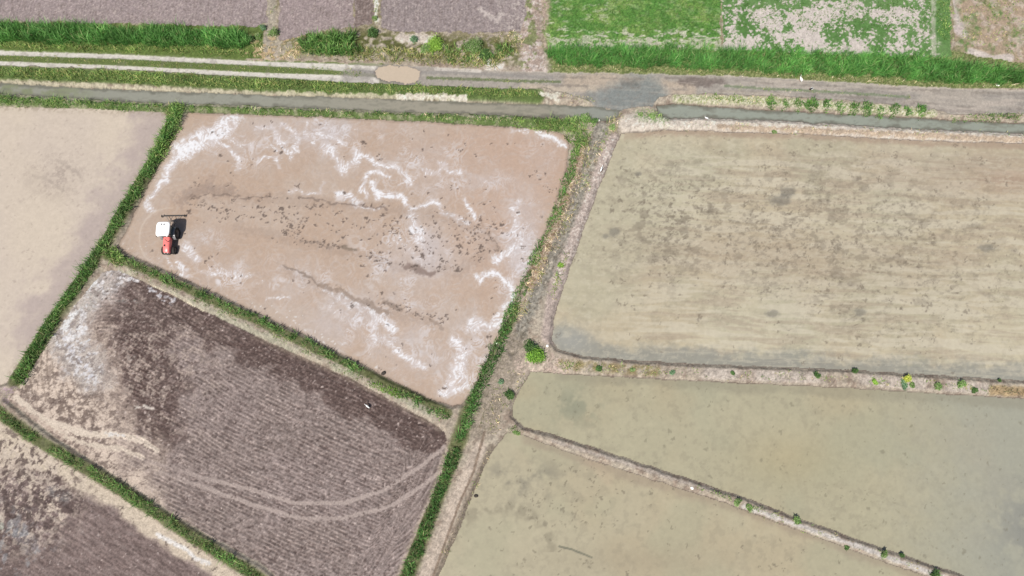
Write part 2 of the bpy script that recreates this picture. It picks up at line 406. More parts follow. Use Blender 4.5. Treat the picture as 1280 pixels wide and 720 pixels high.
# lavender-grey halos where foam water has spread
halo = np.zeros(len(u))
for (cx, cy, rx, ry, s) in [(400,165,90,24,.8),(300,185,45,25,.5),(250,345,70,22,.8),(520,200,80,28,.5),(510,320,55,38,.9),(470,400,75,40,.8),(600,270,40,40,.4),(650,320,26,70,.9),(595,450,35,50,.8),(560,230,90,20,.5),(360,350,90,26,.5),(540,450,60,30,.5),(680,190,26,30,.3),(260,300,30,14,.4),(640,350,20,30,.8)]:
    q = ((u - cx) / rx) ** 2 + ((v - cy) / ry) ** 2
    halo = np.maximum(halo, s * np.exp(-q))
mixc(c, np.clip(halo * (a * 2.2 - .4), 0, 1) * .85, (206, 197, 197))
fil = np.maximum(ss(.35, .95, rid), .8 * ss(.40, .95, rid2))
fil = np.maximum(fil, ss(.45, .98, 1 - np.abs(gf(x + gwx * 1.5, (y + gwy) * .75, 14, 2, 151, .4) * 5.0)))
hm = ss(-.15, .35, gf(x, y, 30, 3, 160))
mixc(c, fil * np.clip(halo * 1.6, 0, 1) * (.1 + .9 * hm) * .85, (232, 227, 229))
foam = np.zeros(len(u)); fh = np.zeros(len(u))
fs = [([(290,146),(284,156),(270,166),(255,172),(240,181),(226,190)], 9, 1.1),
      ([(240,182),(222,194),(210,212),(203,228)], 4.5, .9), ([(200,230),(195,240),(188,248),(184,252),(187,262)], 3, .9),
      ([(268,178),(285,184),(296,198),(300,210)], 3.5, .55), ([(262,160),(300,180),(340,182),(350,195)], 4, .35),
      ([(320,160),(340,158),(350,175),(362,192)], 3, .6), ([(356,158),(372,170),(368,190),(364,196)], 4, .7),
      ([(385,150),(380,165),(392,180)], 3, .45), ([(320,205),(330,195),(345,196),(347,208)], 2.5, .55),
      ([(398,168),(420,172),(432,180)], 3.5, .55), ([(405,182),(420,196),(428,212),(440,205),(448,190)], 5, .7),
      ([(452,238),(455,222),(466,215),(484,219)], 1.8, .8), ([(454,228),(457,240),(459,246)], 1.6, .6),
      ([(464,228),(468,240),(478,244),(490,241),(500,246),(508,256),(516,261),(530,258),(544,252)], 2.4, 1.0),
      ([(466,238),(472,244)], 3.2, .9), ([(422,244),(436,246),(448,256)], 4.2, .95), ([(430,238),(422,250)], 2.4, .5),
      ([(455,196),(475,206),(495,207),(508,218),(512,228)], 3.0, .7), ([(498,232),(508,226),(520,222)], 1.6, .4),
      ([(530,216),(548,216),(552,205),(562,212),(575,216)], 3.6, .6), ([(575,215),(600,222),(625,235)], 2.5, .35),
      ([(438,158),(455,164),(470,160)], 3, .3), ([(545,252),(555,268),(575,272),(585,280)], 3.0, .55),
      ([(582,250),(586,262),(594,272),(592,268)], 2.2, .8), ([(515,270),(522,290),(528,305)], 7, .55), ([(498,300),(520,325),(525,330)], 6, .4),
      ([(648,250),(646,268),(642,290)], 3.2, .6), ([(640,262),(652,300),(645,318)], 7, .5), ([(620,325),(632,316),(645,310)], 5, .85),
      ([(594,346),(600,352),(604,342),(616,340),(628,346),(638,356),(641,362)], 2.2, 1.0), ([(640,362),(634,382),(622,396),(612,408)], 3.5, .8),
      ([(588,406),(600,404),(615,408),(622,403)], 5.5, .95), ([(570,428),(580,436),(577,455),(570,470),(560,485),(556,492)], 6.5, .85),
      ([(578,470),(582,482),(565,488),(556,494)], 4, .95), ([(352,333),(366,338)], 2, .4),
      ([(408,362),(428,376),(440,386)], 3, .6), ([(425,372),(455,382),(480,400),(494,412)], 4.5, .75), ([(466,408),(466,432)], 3.5, .6),
      ([(496,440),(515,452),(530,460)], 3.6, .9), ([(480,420),(500,440)], 4, .4),
      ([(418,378),(412,388),(430,392)], 4, .4), ([(335,375),(352,370),(364,372)], 2.4, .4),
      ([(222,330),(232,340),(228,348)], 3, .7), ([(205,320),(212,332)], 2, .4), ([(232,308),(238,316),(246,322)], 5, .8), ([(246,336),(262,344),(275,338)], 3.5, .4),
      ([(300,360),(330,352)], 3, .3), ([(282,340),(310,345)], 5, .35), ([(640,160),(652,163),(660,165)], 2.4, .6),
      ([(672,166),(690,172),(700,180),(708,182)], 2.2, 1.0), ([(200,236),(192,250)], 2, .4),
      ([(360,240),(372,236),(385,243),(400,240),(404,228)], 2.4, .45), ([(450,258),(470,262),(484,258)], 1.8, .5),
      ([(650,300),(640,330)], 4, .4), ([(553,266),(566,270),(574,278)], 3.4, .4),
      ([(456,466),(440,455),(420,440),(390,422)], 1.6, .35)]
gx = fbm(x, y, 5, 3, 50, .65)
for pts, w, s in fs:
    dd = dl(wu, wv, pts)
    foam = np.maximum(foam, s * np.exp(-(dd / (w * 1.15)) ** 2 * .9)); fh = np.maximum(fh, s * np.exp(-(dd / (w * 1.5 + 2.5)) ** 2))
g3 = 1 - np.abs(gf(x + gwx * 1.2, y + gwy * 1.2, 7, 2, 156, .5) * 2.6)
tex = .30 * (gf(x, y, 4, 3, 150, .65) + .5) + .35 * g3 + .35 * rid2
lowf = vn(x / 16, y / 16, 57)
mixc(c, fh * .28, (212, 198, 190))
mixc(c, fil * ss(.3, .85, fh) * .65, (238, 235, 236))
mixc(c, ss(.10, .6, foam) * (.35 + .4 * gx), (216, 205, 202))
fm = np.clip(ss(.34, .70, foam * .80 + (tex - .50) * 1.0 + (lowf - .5) * .3) * ss(.10, .35, foam), 0, 1)
mixc(c, fm * .95, (246, 245, 247))
# bubbly rim of foam flecks along the lower edge
mixc(c, specks(x, y, 4, .25 * (1 - ss(4, 26, -SD['F2'][i])) * ss(.45, .55, a) * (v > 300), .5, 1.6, 8) * .7, (236, 232, 228))
# mud: brown smears, line of the pass, clods
def ml(pts, w, s, col=(140, 122, 112), am=5):
    mixc(c, (1 - ss(w * .3, w, dl(wu, wv, pts) + (n3 - .5) * am)) * s, col)
ml([(470,305),(500,316)], 0.1, 0)
ml([(508,332),(525,339),(541,343)], 6.5, .8, (140, 121, 112), 4)
ml([(355,333),(372,338),(386,348),(400,356)], 2.2, .7, (138, 122, 110), 2)
ml([(400,356),(425,364),(445,374),(462,380),(482,392)], 5, .62, (148, 128, 112), 7)
ml([(478,376),(500,385)], 5, .6, (132, 115, 102), 6)
ml([(540,400),(552,412)], 4, .5, (150, 130, 114), 5)
ml([(430,310),(442,312)], 3.2, .7, (128, 114, 98), 3)
ml([(375,300),(390,304),(420,308)], 2.4, .4, (128, 114, 104), 4)
ml([(612,292),(618,303),(619,312)], 1.8, .55, (140, 124, 112), 1.5)
ml([(225,248),(245,240),(262,236),(285,238)], 12, .34, (146, 128, 118), 16)
ml([(236,247),(242,245)], 3, .4, (116, 100, 90), 3)
ml([(262,236),(262,224)], 8, .2, (146, 128, 118), 10)
for ln in ([(240,250),(262,243),(290,246),(312,247),(345,245)], [(375,248),(410,253),(445,257),(486,261)]):
    ml(ln, 1.5, .6, (126, 110, 100), 2.5)
# swirl lines from the harrow passes
rr = np.hypot(u - 235, (v - 262) * 1.25)
mixc(c, ss(.5, .9, np.sin(rr * .8 + a * 5)) * np.exp(-((rr - 45) / 22) ** 2) * .22, (186, 160, 142))
mixc(c, (1 - ss(.6, 1.6, np.abs(np.hypot(u - 212, v - 298) - 38) + (n3 - .5) * 2)) * (u < 216) * .4, (222, 206, 190))
mixc(c, (1 - ss(.6, 1.8, np.abs(np.hypot(u - 212, v - 298) - 33) + (n3 - .5) * 2)) * (u < 216) * .3, (190, 166, 148))
clod = np.zeros(len(u))
def blob(cx, cy, rx, ry): return np.exp(-(((u - cx) / rx) ** 2 + ((v - cy) / ry) ** 2))
pr = .85 * blob(362, 278, 14, 12) + .5 * blob(380, 262, 24, 10) + .4 * blob(300, 256, 60, 9) + .5 * blob(415, 283, 16, 12) + .5 * blob(480, 278, 40, 14) + .75 * blob(492, 288, 10, 9) \
   + .55 * blob(560, 285, 60, 24) + .6 * blob(600, 292, 22, 20) + .55 * blob(540, 318, 55, 16) + .45 * blob(300, 266, 40, 12)
lw = np.minimum(np.minimum(dl(u, v, [(355,290),(380,302),(425,308)]), dl(u, v, [(455,318),(470,322),(500,332),(575,335)])), dl(u, v, [(465,372),(505,385),(530,395),(560,400)]))
pr = np.maximum(pr, 1.0 * np.exp(-(lw / 5) ** 2))
pr = np.maximum(pr, .12 * (fbm(x, y, 20, 2, 52) > .6))
clod = np.maximum(specks(x, y, 5, pr * .62, 1.0, 2.2, 11), specks(x + 3, y + 2, 8, pr * .4, 1.6, 4.0, 15))
clod = np.maximum(clod, specks(x, y, 5, (1 - ss(2, 5, dl(u, v, [(355,270),(362,282),(372,290),(380,274)]))) * .9, 1.5, 2.6, 17))
loop = np.minimum(dl(wu, wv, [(235,248),(262,240),(300,247),(400,252),(486,261),(560,272),(610,292),(618,312),(575,338),(500,334),(455,318),(380,303),(300,285)]), dl(wu, wv, [(355,335),(400,358),(470,388),(540,402)]))
mixc(c, (1 - ss(1, 11, loop + (n3 - .5) * 10)) * .18, (150, 130, 116))
mixc(c, clod * .75, (100, 86, 78))
mixc(c, (1 - ss(1, 3, -SD['F2'][i])) * .4, (150, 130, 115))
c *= (.965 + .07 * n3)[:, None]
COL[i] = c; H[i] = -0.05 + .05 * clod + .012 * (a - .5)

# ---- F3 ploughed, part flooded
i = sel('F3'); u, v, x, y = UU[i], VV[i], NXX[i], NYY[i]
b = fbm(x, y, 22, 4, 61, .6); n3 = fbm(x, y, 3.2, 3, 62, .7); n4 = fbm(x, y, 2.2, 2, 63, .7); big = fbm(x, y, 70, 3, 64)
def spine(u, v): return dl(u, v, [(135,436),(200,470),(330,536),(470,602),(760,716)])
q = spine(u + (fbm(x, y, 60, 2, 65) - .5) * 9, v + (fbm(x, y, 60, 2, 66) - .5) * 9)
ring = np.hypot(u - 432, v - 640)                  # turning rings low on the right
ring = np.hypot(u - 380, v - 520)
mr = ss(150, 172, u * .45 + v * .55 - 357) * 0 + ss(495, 530, u + (v - 600) * .42) * ss(540, 575, v)
ph = (1 - mr) * q + mr * (ring * .95)
fw = np.sin(ph * 2 * math.pi / 4.6 + (b - .5) * 1.6)
al = u * .88 + v * .47
dash = fbm(al * .42, ph * 1.0, 2.3, 3, 67, .6)
dash2 = fbm(al * .10 + 50, ph * 1.0, 3.4, 2, 60, .6)
mod = ss(.3, .6, fbm(x, y, 26, 3, 59))
fw = fw * (.4 + .65 * mod) + (dash2 - .5) * 1.3
# wheel lines
tr = np.minimum(dl(u, v, [(90,540),(170,572),(250,596),(320,614),(370,629),(430,629),(480,613),(530,580),(556,558)]),
                dl(u, v, [(200,590),(320,632),(375,648),(430,648),(490,632),(535,602),(552,588)])) + (n3 - .5) * 3
trk = (1 - ss(1.4, 3.6, tr)) * (.55 + .7 * fbm(x, y, 30, 2, 55)) * ss(140, 260, u)
left = 1 - ss(82, 160, u + (b - .5) * 90 - (v - 440) * .45 * (v > 440))
c = np.zeros((len(u), 3)); c[:] = (152, 137, 131)
mixc(c, ss(.45, .7, big) * .35, (166, 150, 146))
dk = (1 - ss(22, 36, dl(u, v, [(170,352),(240,385),(330,430),(420,475),(480,506),(540,540)]) + (b - .5) * 46))
dk = np.maximum(dk, (1 - ss(22, 58, dl(u, v, [(185,385),(175,425),(180,470),(190,520)]) + (b - .5) * 70)))
dk = np.maximum(dk, .9 * (1 - ss(30, 52, np.hypot(u - 150, (v - 430) * .8) + (b - .5) * 50)))
mixc(c, dk * (.65 + .5 * b), (94, 77, 72))
arcs = np.sin(np.hypot(u - 190, (v - 440) * 1.05) / .95 + b * 5)
mixc(c, ss(.2, .9, arcs) * ss(.45, .6, n3) * (1 - ss(60, 110, np.hypot(u - 150, v - 420))) * .5, (176, 160, 150))
mixc(c, np.clip(-fw, 0, 1) * .34, (104, 90, 84))
mixc(c, ss(.56, .68, dash) * .5, (104, 89, 85))
mixc(c, ss(.58, .7, 1 - dash) * .35, (186, 170, 164))
pt = ss(.50, .60, fbm(x + 200, y, 9, 4, 68, .65)) * (1 - ss(0, 90, np.hypot((u - 150) * .9, (v - 470) * 1.0) - 60))
mixc(c, pt * .8 * ss(.3, .5, n3), (184, 167, 156))
mixc(c, left * .95, (226, 207, 190))
mixc(c, left * ss(.52, .6, fbm(x, y, 5, 4, 58, .7)) * ss(.44, .56, fbm(x, y, 30, 3, 57)) * .7, (112, 97, 90))
lh0 = 1 - ss(6, 34, dl(u, v, [(140,345),(112,362),(92,396),(80,420),(92,440),(112,470)]) + (b - .5) * 34)
lm = left * ss(.5, .62, fbm(x, y, 6, 4, 69, .65)) * np.exp(-((np.hypot(u - 90, v - 500)) / 60) ** 2)
q4 = fbm(u * .5 + v * .3, v * .9 - u * .2, 4, 4, 53, .7)
mixc(c, left * ss(.55, .63, q4) * (1 - lh0) * .6, (118, 103, 96))
mixc(c, lm * .75, (112, 96, 88))
q2 = np.hypot(u - 165, (v - 455) * .85)
mixc(c, left * ss(.55, .95, np.sin(q2 / 1.15 + b * 6)) * .45 * ss(.4, .55, b) * (v < 520), (126, 110, 98))
# pale silt and foam in the flooded corner
lh = (1 - ss(6, 34, dl(u, v, [(140,345),(112,362),(92,396),(80,420),(92,440),(112,470)]) + (b - .5) * 34))
mixc(c, lh * .7, (198, 190, 184))
mixc(c, lh * ss(.52, .62, fbm(x, y, 5, 4, 54, .7)) * .8, (236, 233, 234))
mixc(c, lh * ss(.5, .6, fbm(x + 90, y, 4.4, 4, 54, .7)) * .5, (120, 108, 104))
for pts, w, s, col in [([(118,352),(108,362)], 8, .9, (232,232,232)), ([(98,384),(86,400),(82,410)], 6, .95, (240,240,240)), ([(104,412),(90,420),(82,426)], 7, 1, (242,240,240)),
                       ([(80,420),(88,436),(100,446),(112,462),(116,472)], 6, .7, (222,220,226)), ([(100,430),(112,424)], 3, .8, (230,230,232)),
                       ([(130,358),(105,385)], 16, .6, (190,184,176)), ([(150,345),(172,352)], 4, .8, (236,232,232)), ([(188,362),(216,378)], 5, .75, (214,212,216)), ([(178,402),(195,510),(196,512)], .1, 0, (0,0,0)),
                       ([(20,497),(60,528),(100,540),(150,545),(175,550),(196,562)], 4.5, 1.3, (232,216,198)), ([(30,510),(80,545),(120,556),(150,562),(178,573)], 3.6, 1.25, (224,208,190)), ([(12,500),(45,522),(75,545),(110,566)], 6, .7, (190,170,156)),
                       ([(132,542),(155,546)], 3, .8, (226,220,214)), ([(170,508),(192,511)], 2.4, .9, (210,200,190)), ([(162,395),(178,400)], 4, .4, (150,145,142)), ([(146,376),(175,378)], 5, .5, (142,138,134)), ([(146,440),(165,448)], 9, .5, (160,148,140))]:
    dd = dl(u + (n3 - .5) * 8, v + (b - .5) * 8, pts)
    m = s * np.exp(-(dd / (w * 1.1)) ** 2.0)
    mixc(c, ss(.42, .72, m * .8 + (n3 - .5) * 1.1 + (b - .5) * .5) * ss(.1, .3, m) * .9, col)
mixc(c, trk * 1.1, (184, 168, 160))
mixc(c, ss(.52, .8, n4) * (1 - left) * (1 - trk) * .2, (192, 176, 168))
mixc(c, specks(x, y, 5, .13 + .1 * dk, .6, 1.5, 21) * .75, (215, 198, 190))
ds = specks(x, y, 5, .30 * (1 - left), .7, 1.9, 24)
mixc(c, ds * .7, (92, 78, 74))
mixc(c, (1 - ss(0, 7, -SD['F3'][i] + (n3 - .5) * 6)) * (u > 300) * (u < 552) * .5 * (v > 420) * (1 - ss(540, 560, v)), (160, 145, 128))
mixc(c, (1 - ss(1, 6, dl(u, v, [(560,560),(545,608),(522,662),(498,722)]) + (n3 - .5) * 7)) * .6, (196, 180, 160))
n4c = n4 * (1 - .8 * trk) + .5 * .8 * trk
c *= (.81 + .38 * n4c)[:, None] * (1 - .25 * left[:, None] * (n4[:, None] - .5))
c *= (1 + .03 * fw * (1 - left))[:, None]
COL[i] = c
amp = (1 - left * .75) * (1 - trk * .95) * (1 - .3 * ss(.5, .7, big))
amp = amp * (1 - .4 * left) * (1 - .8 * trk)
H[i] = 0.0 + amp * (.045 * fw * (.6 + .8 * b) + .095 * (n4 - .5) + .055 * (n3 - .5) - .05 * ss(.56, .68, dash)) + .02 * (b - .5)

# ---- F4 ploughed corner
i = sel('F4'); u, v, x, y = UU[i], VV[i], NXX[i], NYY[i]
b = fbm(x, y, 22, 4, 71, .6); n3 = fbm(x, y, 3.2, 3, 72, .7); n4 = fbm(x, y, 2.2, 2, 73, .7)
ph = dl(u + (b - .5) * 8, v, [(-600,445),(-10,521),(40,556),(135,612),(250,688),(300,722),(430,822)])
fw = np.sin(ph * 2 * math.pi / 5.0 + (b - .5) * 3)
dsh = fbm((u * .88 + v * .55) * .2, ph, 2.3, 3, 76, .6)
fw = fw * .4 + (fbm((u * .88 + v * .55) * .1, ph, 3.2, 2, 77) - .5) * 2.4
tan = (1 - ss(13, 25, ph + (b - .5) * 26 - 10 * (1 - ss(20, 90, u))))
tan = np.maximum(tan, (1 - ss(0, 60, np.hypot(u + 5, (v - 545) * 1.2) - 20 + (b - .5) * 30)))
c = np.zeros((len(u), 3)); c[:] = (138, 121, 116)
mixc(c, (1 - ss(6, 30, dl(u, v, [(40,590),(90,625),(20,640),(10,700)]) + (b - .5) * 30)) * .7, (108, 92, 88))
mixc(c, tan, (214, 198, 178))
mixc(c, ss(.5, .58, fbm(x, y, 7, 4, 75, .65)) * (1 - ss(4, 16, dl(u, v, [(-30,580),(15,590),(40,605),(75,645)]))) * .9, (216, 200, 182))
mixc(c, (1 - ss(1.2, 4.2, dl(u + (b - .5) * 8, v + (n3 - .5) * 6, [(196,668),(212,676),(232,686),(245,698),(262,704)]) + (n3 - .5) * 4)), (236, 230, 224))
mixc(c, (1 - ss(4, 14, dl(u, v, [(22,660),(36,678)]) + (b - .5) * 26 + (n3 - .5) * 8)) * .35, (160, 162, 166))
mixc(c, (1 - ss(4, 12, dl(u, v, [(68,615),(80,622)]) + (b - .5) * 10)) * .5, (150, 150, 148))
mixc(c, (1 - ss(1, 4, dl(u, v, [(0,645),(2,662)]) + (n3 - .5) * 4)) * .7, (210, 218, 200))
mixc(c, ss(.56, .68, dsh) * .5 * (1 - tan), (98, 83, 79))
mixc(c, ss(.58, .7, 1 - dsh) * .35 * (1 - tan), (178, 162, 156))
bc = (1 - ss(50, 110, np.hypot(u - 20, v - 610)))
mixc(c, bc * ss(.5, .58, fbm(x, y, 6, 4, 78, .7)) * .75, (212, 196, 180))
mixc(c, bc * ss(.54, .62, fbm(x + 60, y, 7, 4, 78, .7)) * .75, (92, 78, 74))
mixc(c, (1 - ss(40, 90, np.hypot(u - 0, v - 700))) * ss(.54, .66, fbm(x + 30, y, 9, 4, 74, .65)) * .5, (168, 172, 176))
sp = specks(x, y, 6, .4 * tan * ss(.4, .6, b), .9, 2.6, 31)
mixc(c, sp * .7, (108, 94, 86))
mixc(c, specks(x, y, 5, .15 * (1 - tan), .6, 1.5, 33) * .7, (212, 196, 188))
c *= (.82 + .36 * n4)[:, None] * (1 + .12 * tan * (.5 - n4))[:, None]
COL[i] = c
am = 1 - tan * .85
H[i] = am * (.034 * fw + .085 * (n4 - .5) + .09 * (n3 - .5)) + .03 * sp

# ---- F5-F7 flooded paddies
def paddy(nm, base, seed, streak, warm, cool):
    i = sel(nm); u, v, x, y = UU[i], VV[i], NXX[i], NYY[i]
    a = fbm(x, y, 110, 3, seed); b = fbm(x, y, 16, 4, seed + 2, .6); n3 = fbm(x, y, 3.4, 3, seed + 3, .6)
    vs = v - u * .035 + (fbm(x, y, 60, 2, seed + 5) - .5) * 8
    st_ = fbm(u * .10, vs * 1.0, 7, 3, seed + 6, .6)
    c = np.zeros((len(u), 3)); c[:] = base
    mixc(c, ss(.4, .65, a) * .6, warm)
    mixc(c, ss(.50, .68, fbm(x, y, 7, 4, seed + 12, .65)) * .2, (144, 136, 118))
    mixc(c, ss(.52, .7, fbm(x, y, 26, 4, seed + 14, .6)) * .25, np.array(base) * 1.07)
    mixc(c, ss(.45, .7, fbm(x, y, 80, 3, seed + 9)) * .5, cool)
    return i, u, v, x, y, a, b, n3, st_, c
i, u, v, x, y, a, b, n3, st_, c = paddy('F5', (206, 196, 169), 81, 1, (196, 181, 153), (188, 184, 158))
inn = ss(770, 860, u + (v - 300) * .3) * ss(185, 200, v)
mixc(c, ss(.52, .62, st_) * .6 * (.25 + .75 * inn), (216, 206, 184))
mixc(c, ss(.54, .66, 1 - st_) * .45 * (.3 + .7 * inn), (178, 162, 142))
mixc(c, np.exp(-(((u - 980) / 210) ** 2 + ((v - 320 - (u - 980) * .05) / 38) ** 2)) * .55, (180, 163, 140))
mixc(c, np.exp(-(((u - 1180) / 130) ** 2 + ((v - 215) / 32) ** 2)) * .4, (178, 158, 140))
mixc(c, np.exp(-(((u - 1270) / 50) ** 2 + ((v - 225) / 18) ** 2)) * .4, (176, 146, 126))
mixc(c, (1 - ss(3, 9, -SD['F5'][i] + (b - .5) * 8)) * (v < 200) * (u > 780) * .7, (176, 154, 134))
mixc(c, (1 - ss(10, 24, dl(u, v, [(777,170),(748,235),(726,298),(702,365)]) + (b - .5) * 16)) * .4, (196, 188, 162))
low = dl(u, v, [(700,425),(760,448),(900,456),(1060,463),(1280,477),(1700,510)])
mixc(c, (1 - ss(5, 28, low + (b - .5) * 30 + (n3 - .5) * 8)) * .75, (150, 150, 142))
mixc(c, np.exp(-(((u - 715) / 26) ** 2 + ((v - 425) / 18) ** 2)) * .5, (176, 176, 170))
# arcs of the turning passes at the western end
for r0 in (60, 84, 104, 40):
    q = np.hypot((u - 860) * .55, (v - 330) * 1.0)
    mixc(c, (1 - ss(1, 3.2, np.abs(q - r0 - (b - .5) * 14) + (n3 - .5) * 2)) * (u < 860) * .22, (206, 196, 170))
dens = .08 + .72 * np.exp(-(((u - 1010) / 250) ** 2 + ((v - 290) / 95) ** 2)) + .5 * np.exp(-(((u - 1150) / 160) ** 2 + ((v - 390) / 50) ** 2)) + .6 * np.exp(-(((u - 830) / 60) ** 2 + ((v - 260) / 60) ** 2))
cl = ss(.50, .64, fbm(x, y, 20, 3, 88, .6))
mot = fbm(u * .55, v, 3.2, 4, 85, .7)
mixc(c, ss(.53, .66, mot) * np.clip(dens * .95 - .05, 0, 1) * ss(.36, .56, fbm(u * .5, v, 13, 3, 84)) * .48, (128, 119, 106))
mixc(c, ss(.56, .7, 1 - mot) * .35, (214, 205, 183))
st2 = fbm(u * .05, v - u * .035 - ((u - 950) / 330) ** 2 * 6, 2.6, 3, 79, .6)
mixc(c, ss(.56, .68, st2) * inn * .28, (214, 205, 182))
dens = dens * (1 - .45 * ss(350, 400, v))
k1 = specks(x, y, 6, dens * (.10 + .55 * cl), 1.0, 2.8, 41)
k2 = specks(x + 3, y, 11, dens * (.05 + .5 * cl), 1.6, 5.0, 43) * ss(.36, .52, n3)
mixc(c, ss(.54, .66, fbm(x * .8, y, 11, 4, 89, .65)) * cl * np.clip(dens * 1.2, 0, 1) * .42, (134, 124, 110))
mixc(c, k1 * .42, (116, 105, 92)); mixc(c, k2 * .45, (118, 108, 95))
sm = gf(u * .8, v, 5.5, 3, 161, .6); cg = ss(-.1, .3, gf(u * .6, v, 26, 3, 165))
mixc(c, ss(.22, .42, sm) * cg * np.clip(dens * 1.3, 0, 1) * .6, (124, 114, 100))
bp = ss(.60, .68, fbm(u * .7, v, 12, 4, 78, .68)) * np.clip(dens - .12, 0, 1) * (1 - ss(330, 380, v))
bp = np.maximum(bp, ss(.18, .36, gf(u * .75, v, 9, 4, 171, .6)) * np.clip(dens - .1, 0, 1) * (1 - ss(330, 380, v)))
mixc(c, bp * .5, (124, 113, 99))
for (cx, cy, rx, ry) in [(974,250,16,9),(690,293,.1,.1),(768,290,8,7),(757,295,6,4),(985,240,12,8),(1235,310,14,6),(798,217,6,3),(965,392,12,6),(1075,390,10,6)]:
    mixc(c, ss(.25, .7, np.exp(-(((u - cx) / rx) ** 2 + ((v - cy) / ry) ** 2)) * (.4 + n3)) * .5, (122, 118, 110))
c *= (.97 + .06 * n3)[:, None]
COL[i] = c; H[i] = -0.05 + .012 * np.maximum(k1, k2) * 0

i, u, v, x, y, a, b, n3, st_, c = paddy('F6', (186, 179, 151), 101, .3, (186, 174, 144), (178, 176, 150))
mixc(c, ss(1060, 1270, u + (b - .5) * 60) * .6, (168, 169, 158))
mixc(c, np.exp(-(((u - 1290) / 45) ** 2 + ((v - 660) / 60) ** 2)) * ss(.3, .6, b) * .7, (142, 142, 136))
mixc(c, np.exp(-(((u - 985) / 60) ** 2 + ((v - 575) / 35) ** 2)) * .5, (184, 170, 134))
mixc(c, np.exp(-(((u - 720) / 34) ** 2 + ((v - 508) / 24) ** 2)) * ss(.45, .65, b) * .6, (144, 146, 126))
mixc(c, (1 - ss(3, 12, dl(u, v, [(700,470),(900,480),(1280,502)]) + (b - .5) * 14)) * .35, (146, 140, 122))
mixc(c, specks(x, y, 9, .10 + .25 * ss(.45, .65, b), .9, 2.6, 51) * .38, (126, 120, 102))
mixc(c, specks(x, y, 5, .25 * ss(.5, .7, fbm(x, y, 40, 2, 107)), .6, 1.5, 53) * .28, (132, 124, 106))
c *= (.975 + .05 * n3)[:, None]
COL[i] = c; H[i] = -0.05

i, u, v, x, y, a, b, n3, st_, c = paddy('F7', (190, 181, 154), 121, .3, (192, 178, 148), (182, 178, 150))
mixc(c, ss(.4, .7, b) * np.exp(-(((u - 650) / 55) ** 2 + ((v - 600) / 22) ** 2)) * .9, (138, 132, 118))
mixc(c, ss(.4, .62, b) * (1 - ss(4, 14, np.abs(np.hypot(u - 625, (v - 690) * 1.1) - 62))) * (v < 690) * .5, (146, 138, 118))
mixc(c, np.exp(-(((u - 800) / 120) ** 2 + ((v - 700) / 20) ** 2)) * .4, (168, 156, 132))
mixc(c, (1 - ss(2, 12, dl(u, v, [(660,548),(740,578),(850,613),(950,645),(1190,734)]) + (b - .5) * 14)) * .4, (158, 140, 124))
mixc(c, (1 - ss(3, 10, dl(u, v, [(730,565),(760,600)]) )) * .2, (202, 176, 150))
dn = .12 + .8 * np.exp(-(((u - 700) / 45) ** 2 + ((v - 625) / 40) ** 2)) + .3 * ss(.5, .7, b)
mixc(c, specks(x, y, 6, dn * .5, .9, 2.6, 61) * .5, (122, 114, 98))
mixc(c, specks(x, y, 13, dn * .3, 1.4, 4.0, 63) * .4, (128, 120, 104))
mixc(c, (1 - ss(.6, 1.8, dl(u, v, [(699,683),(715,687),(740,697)]) + (n3 - .5) * 1.2)) * .7, (112, 112, 98))
c *= (.975 + .05 * n3)[:, None]
COL[i] = c; H[i] = -0.05

# ---- canals
for nm in ('canal_w', 'canal_e'):
    i = sel(nm); u, v, x, y = UU[i], VV[i], NXX[i], NYY[i]
    b = fbm(x, y, 14, 4, 131, .6)
    c = np.zeros((len(u), 3)); c[:] = (166, 160, 144) if nm == 'canal_w' else (160, 165, 152)
    if nm == 'canal_w':
        mixc(c, (1 - ss(300, 520, u)) * .7, (158, 160, 148))
        mixc(c, (1 - ss(60, 140, u)) * ss(.35, .6, b) * .8, (140, 146, 112))
        mixc(c, ss(670, 745, u) * .7, (152, 158, 150))
    mixc(c, (1 - ss(.5, 4.0, -SD[nm][i] + (b - .5) * 8)) * .7, (116, 114, 102))
    mixc(c, ss(.55, .7, fbm(u * .3, v, 4, 4, 133, .65)) * .4, (134, 132, 118))
    mixc(c, specks(x, y, 8, .3 * ss(.45, .6, b), 1, 3.5, 71) * .3, (120, 124, 116))
    COL[i] = c; H[i] = -0.16

# ---- road
i = sel('road'); u, v, x, y = UU[i], VV[i], NXX[i], NYY[i]
b = fbm(x, y, 18, 4, 141, .6); n3 = fbm(x, y, 3.2, 3, 142, .6); sl = fbm(u * .12, v - u * .04, 4, 3, 143)
c = np.zeros((len(u), 3)); c[:] = (176, 168, 158)
wl = 1 - ss(395, 520, u)
mixc(c, wl * 1.0, (110, 124, 74))
mixc(c, wl * (1 - ss(0, 3, SD['road'][i] + 3.2)) * 0, (0, 0, 0))
t1 = dl(u, v, [(-600,49),(0,67),(160,72),(320,80),(400,83.5),(470,88)]); t2 = dl(u, v, [(-600,62),(0,80),(160,86),(320,94),(400,97.5),(470,102)])
tt = np.minimum(t1, t2) + (n3 - .5) * 1.6
wd = 2.1 + 1.8 * ss(330, 460, u)
mixc(c, (1 - ss(wd, wd + 1.4, tt)) * (u < 480), (220, 214, 204))
mixc(c, (1 - ss(1.2, 3, dl(u, v, [(400,85),(480,92),(560,91),(640,95),(690,98)]) + (n3 - .5) * 2)) * ss(420, 450, u) * .5, (150, 146, 142))
mixc(c, (1 - ss(1.2, 2.6, dl(u, v, [(545,87),(600,90)]) + (n3 - .5) * 2)) * .8, (218, 210, 200))
mixc(c, (1 - ss(.9, 2.6, dl(u, v, [(535,98),(600,100),(640,102),(700,103)]) + (n3 - .5) * 3)) * .8, (112, 122, 88))
mixc(c, (1 - ss(4, 12, dl(u, v, [(435,95),(460,94)]) + (b - .5) * 6)) * .7, (158, 152, 146))
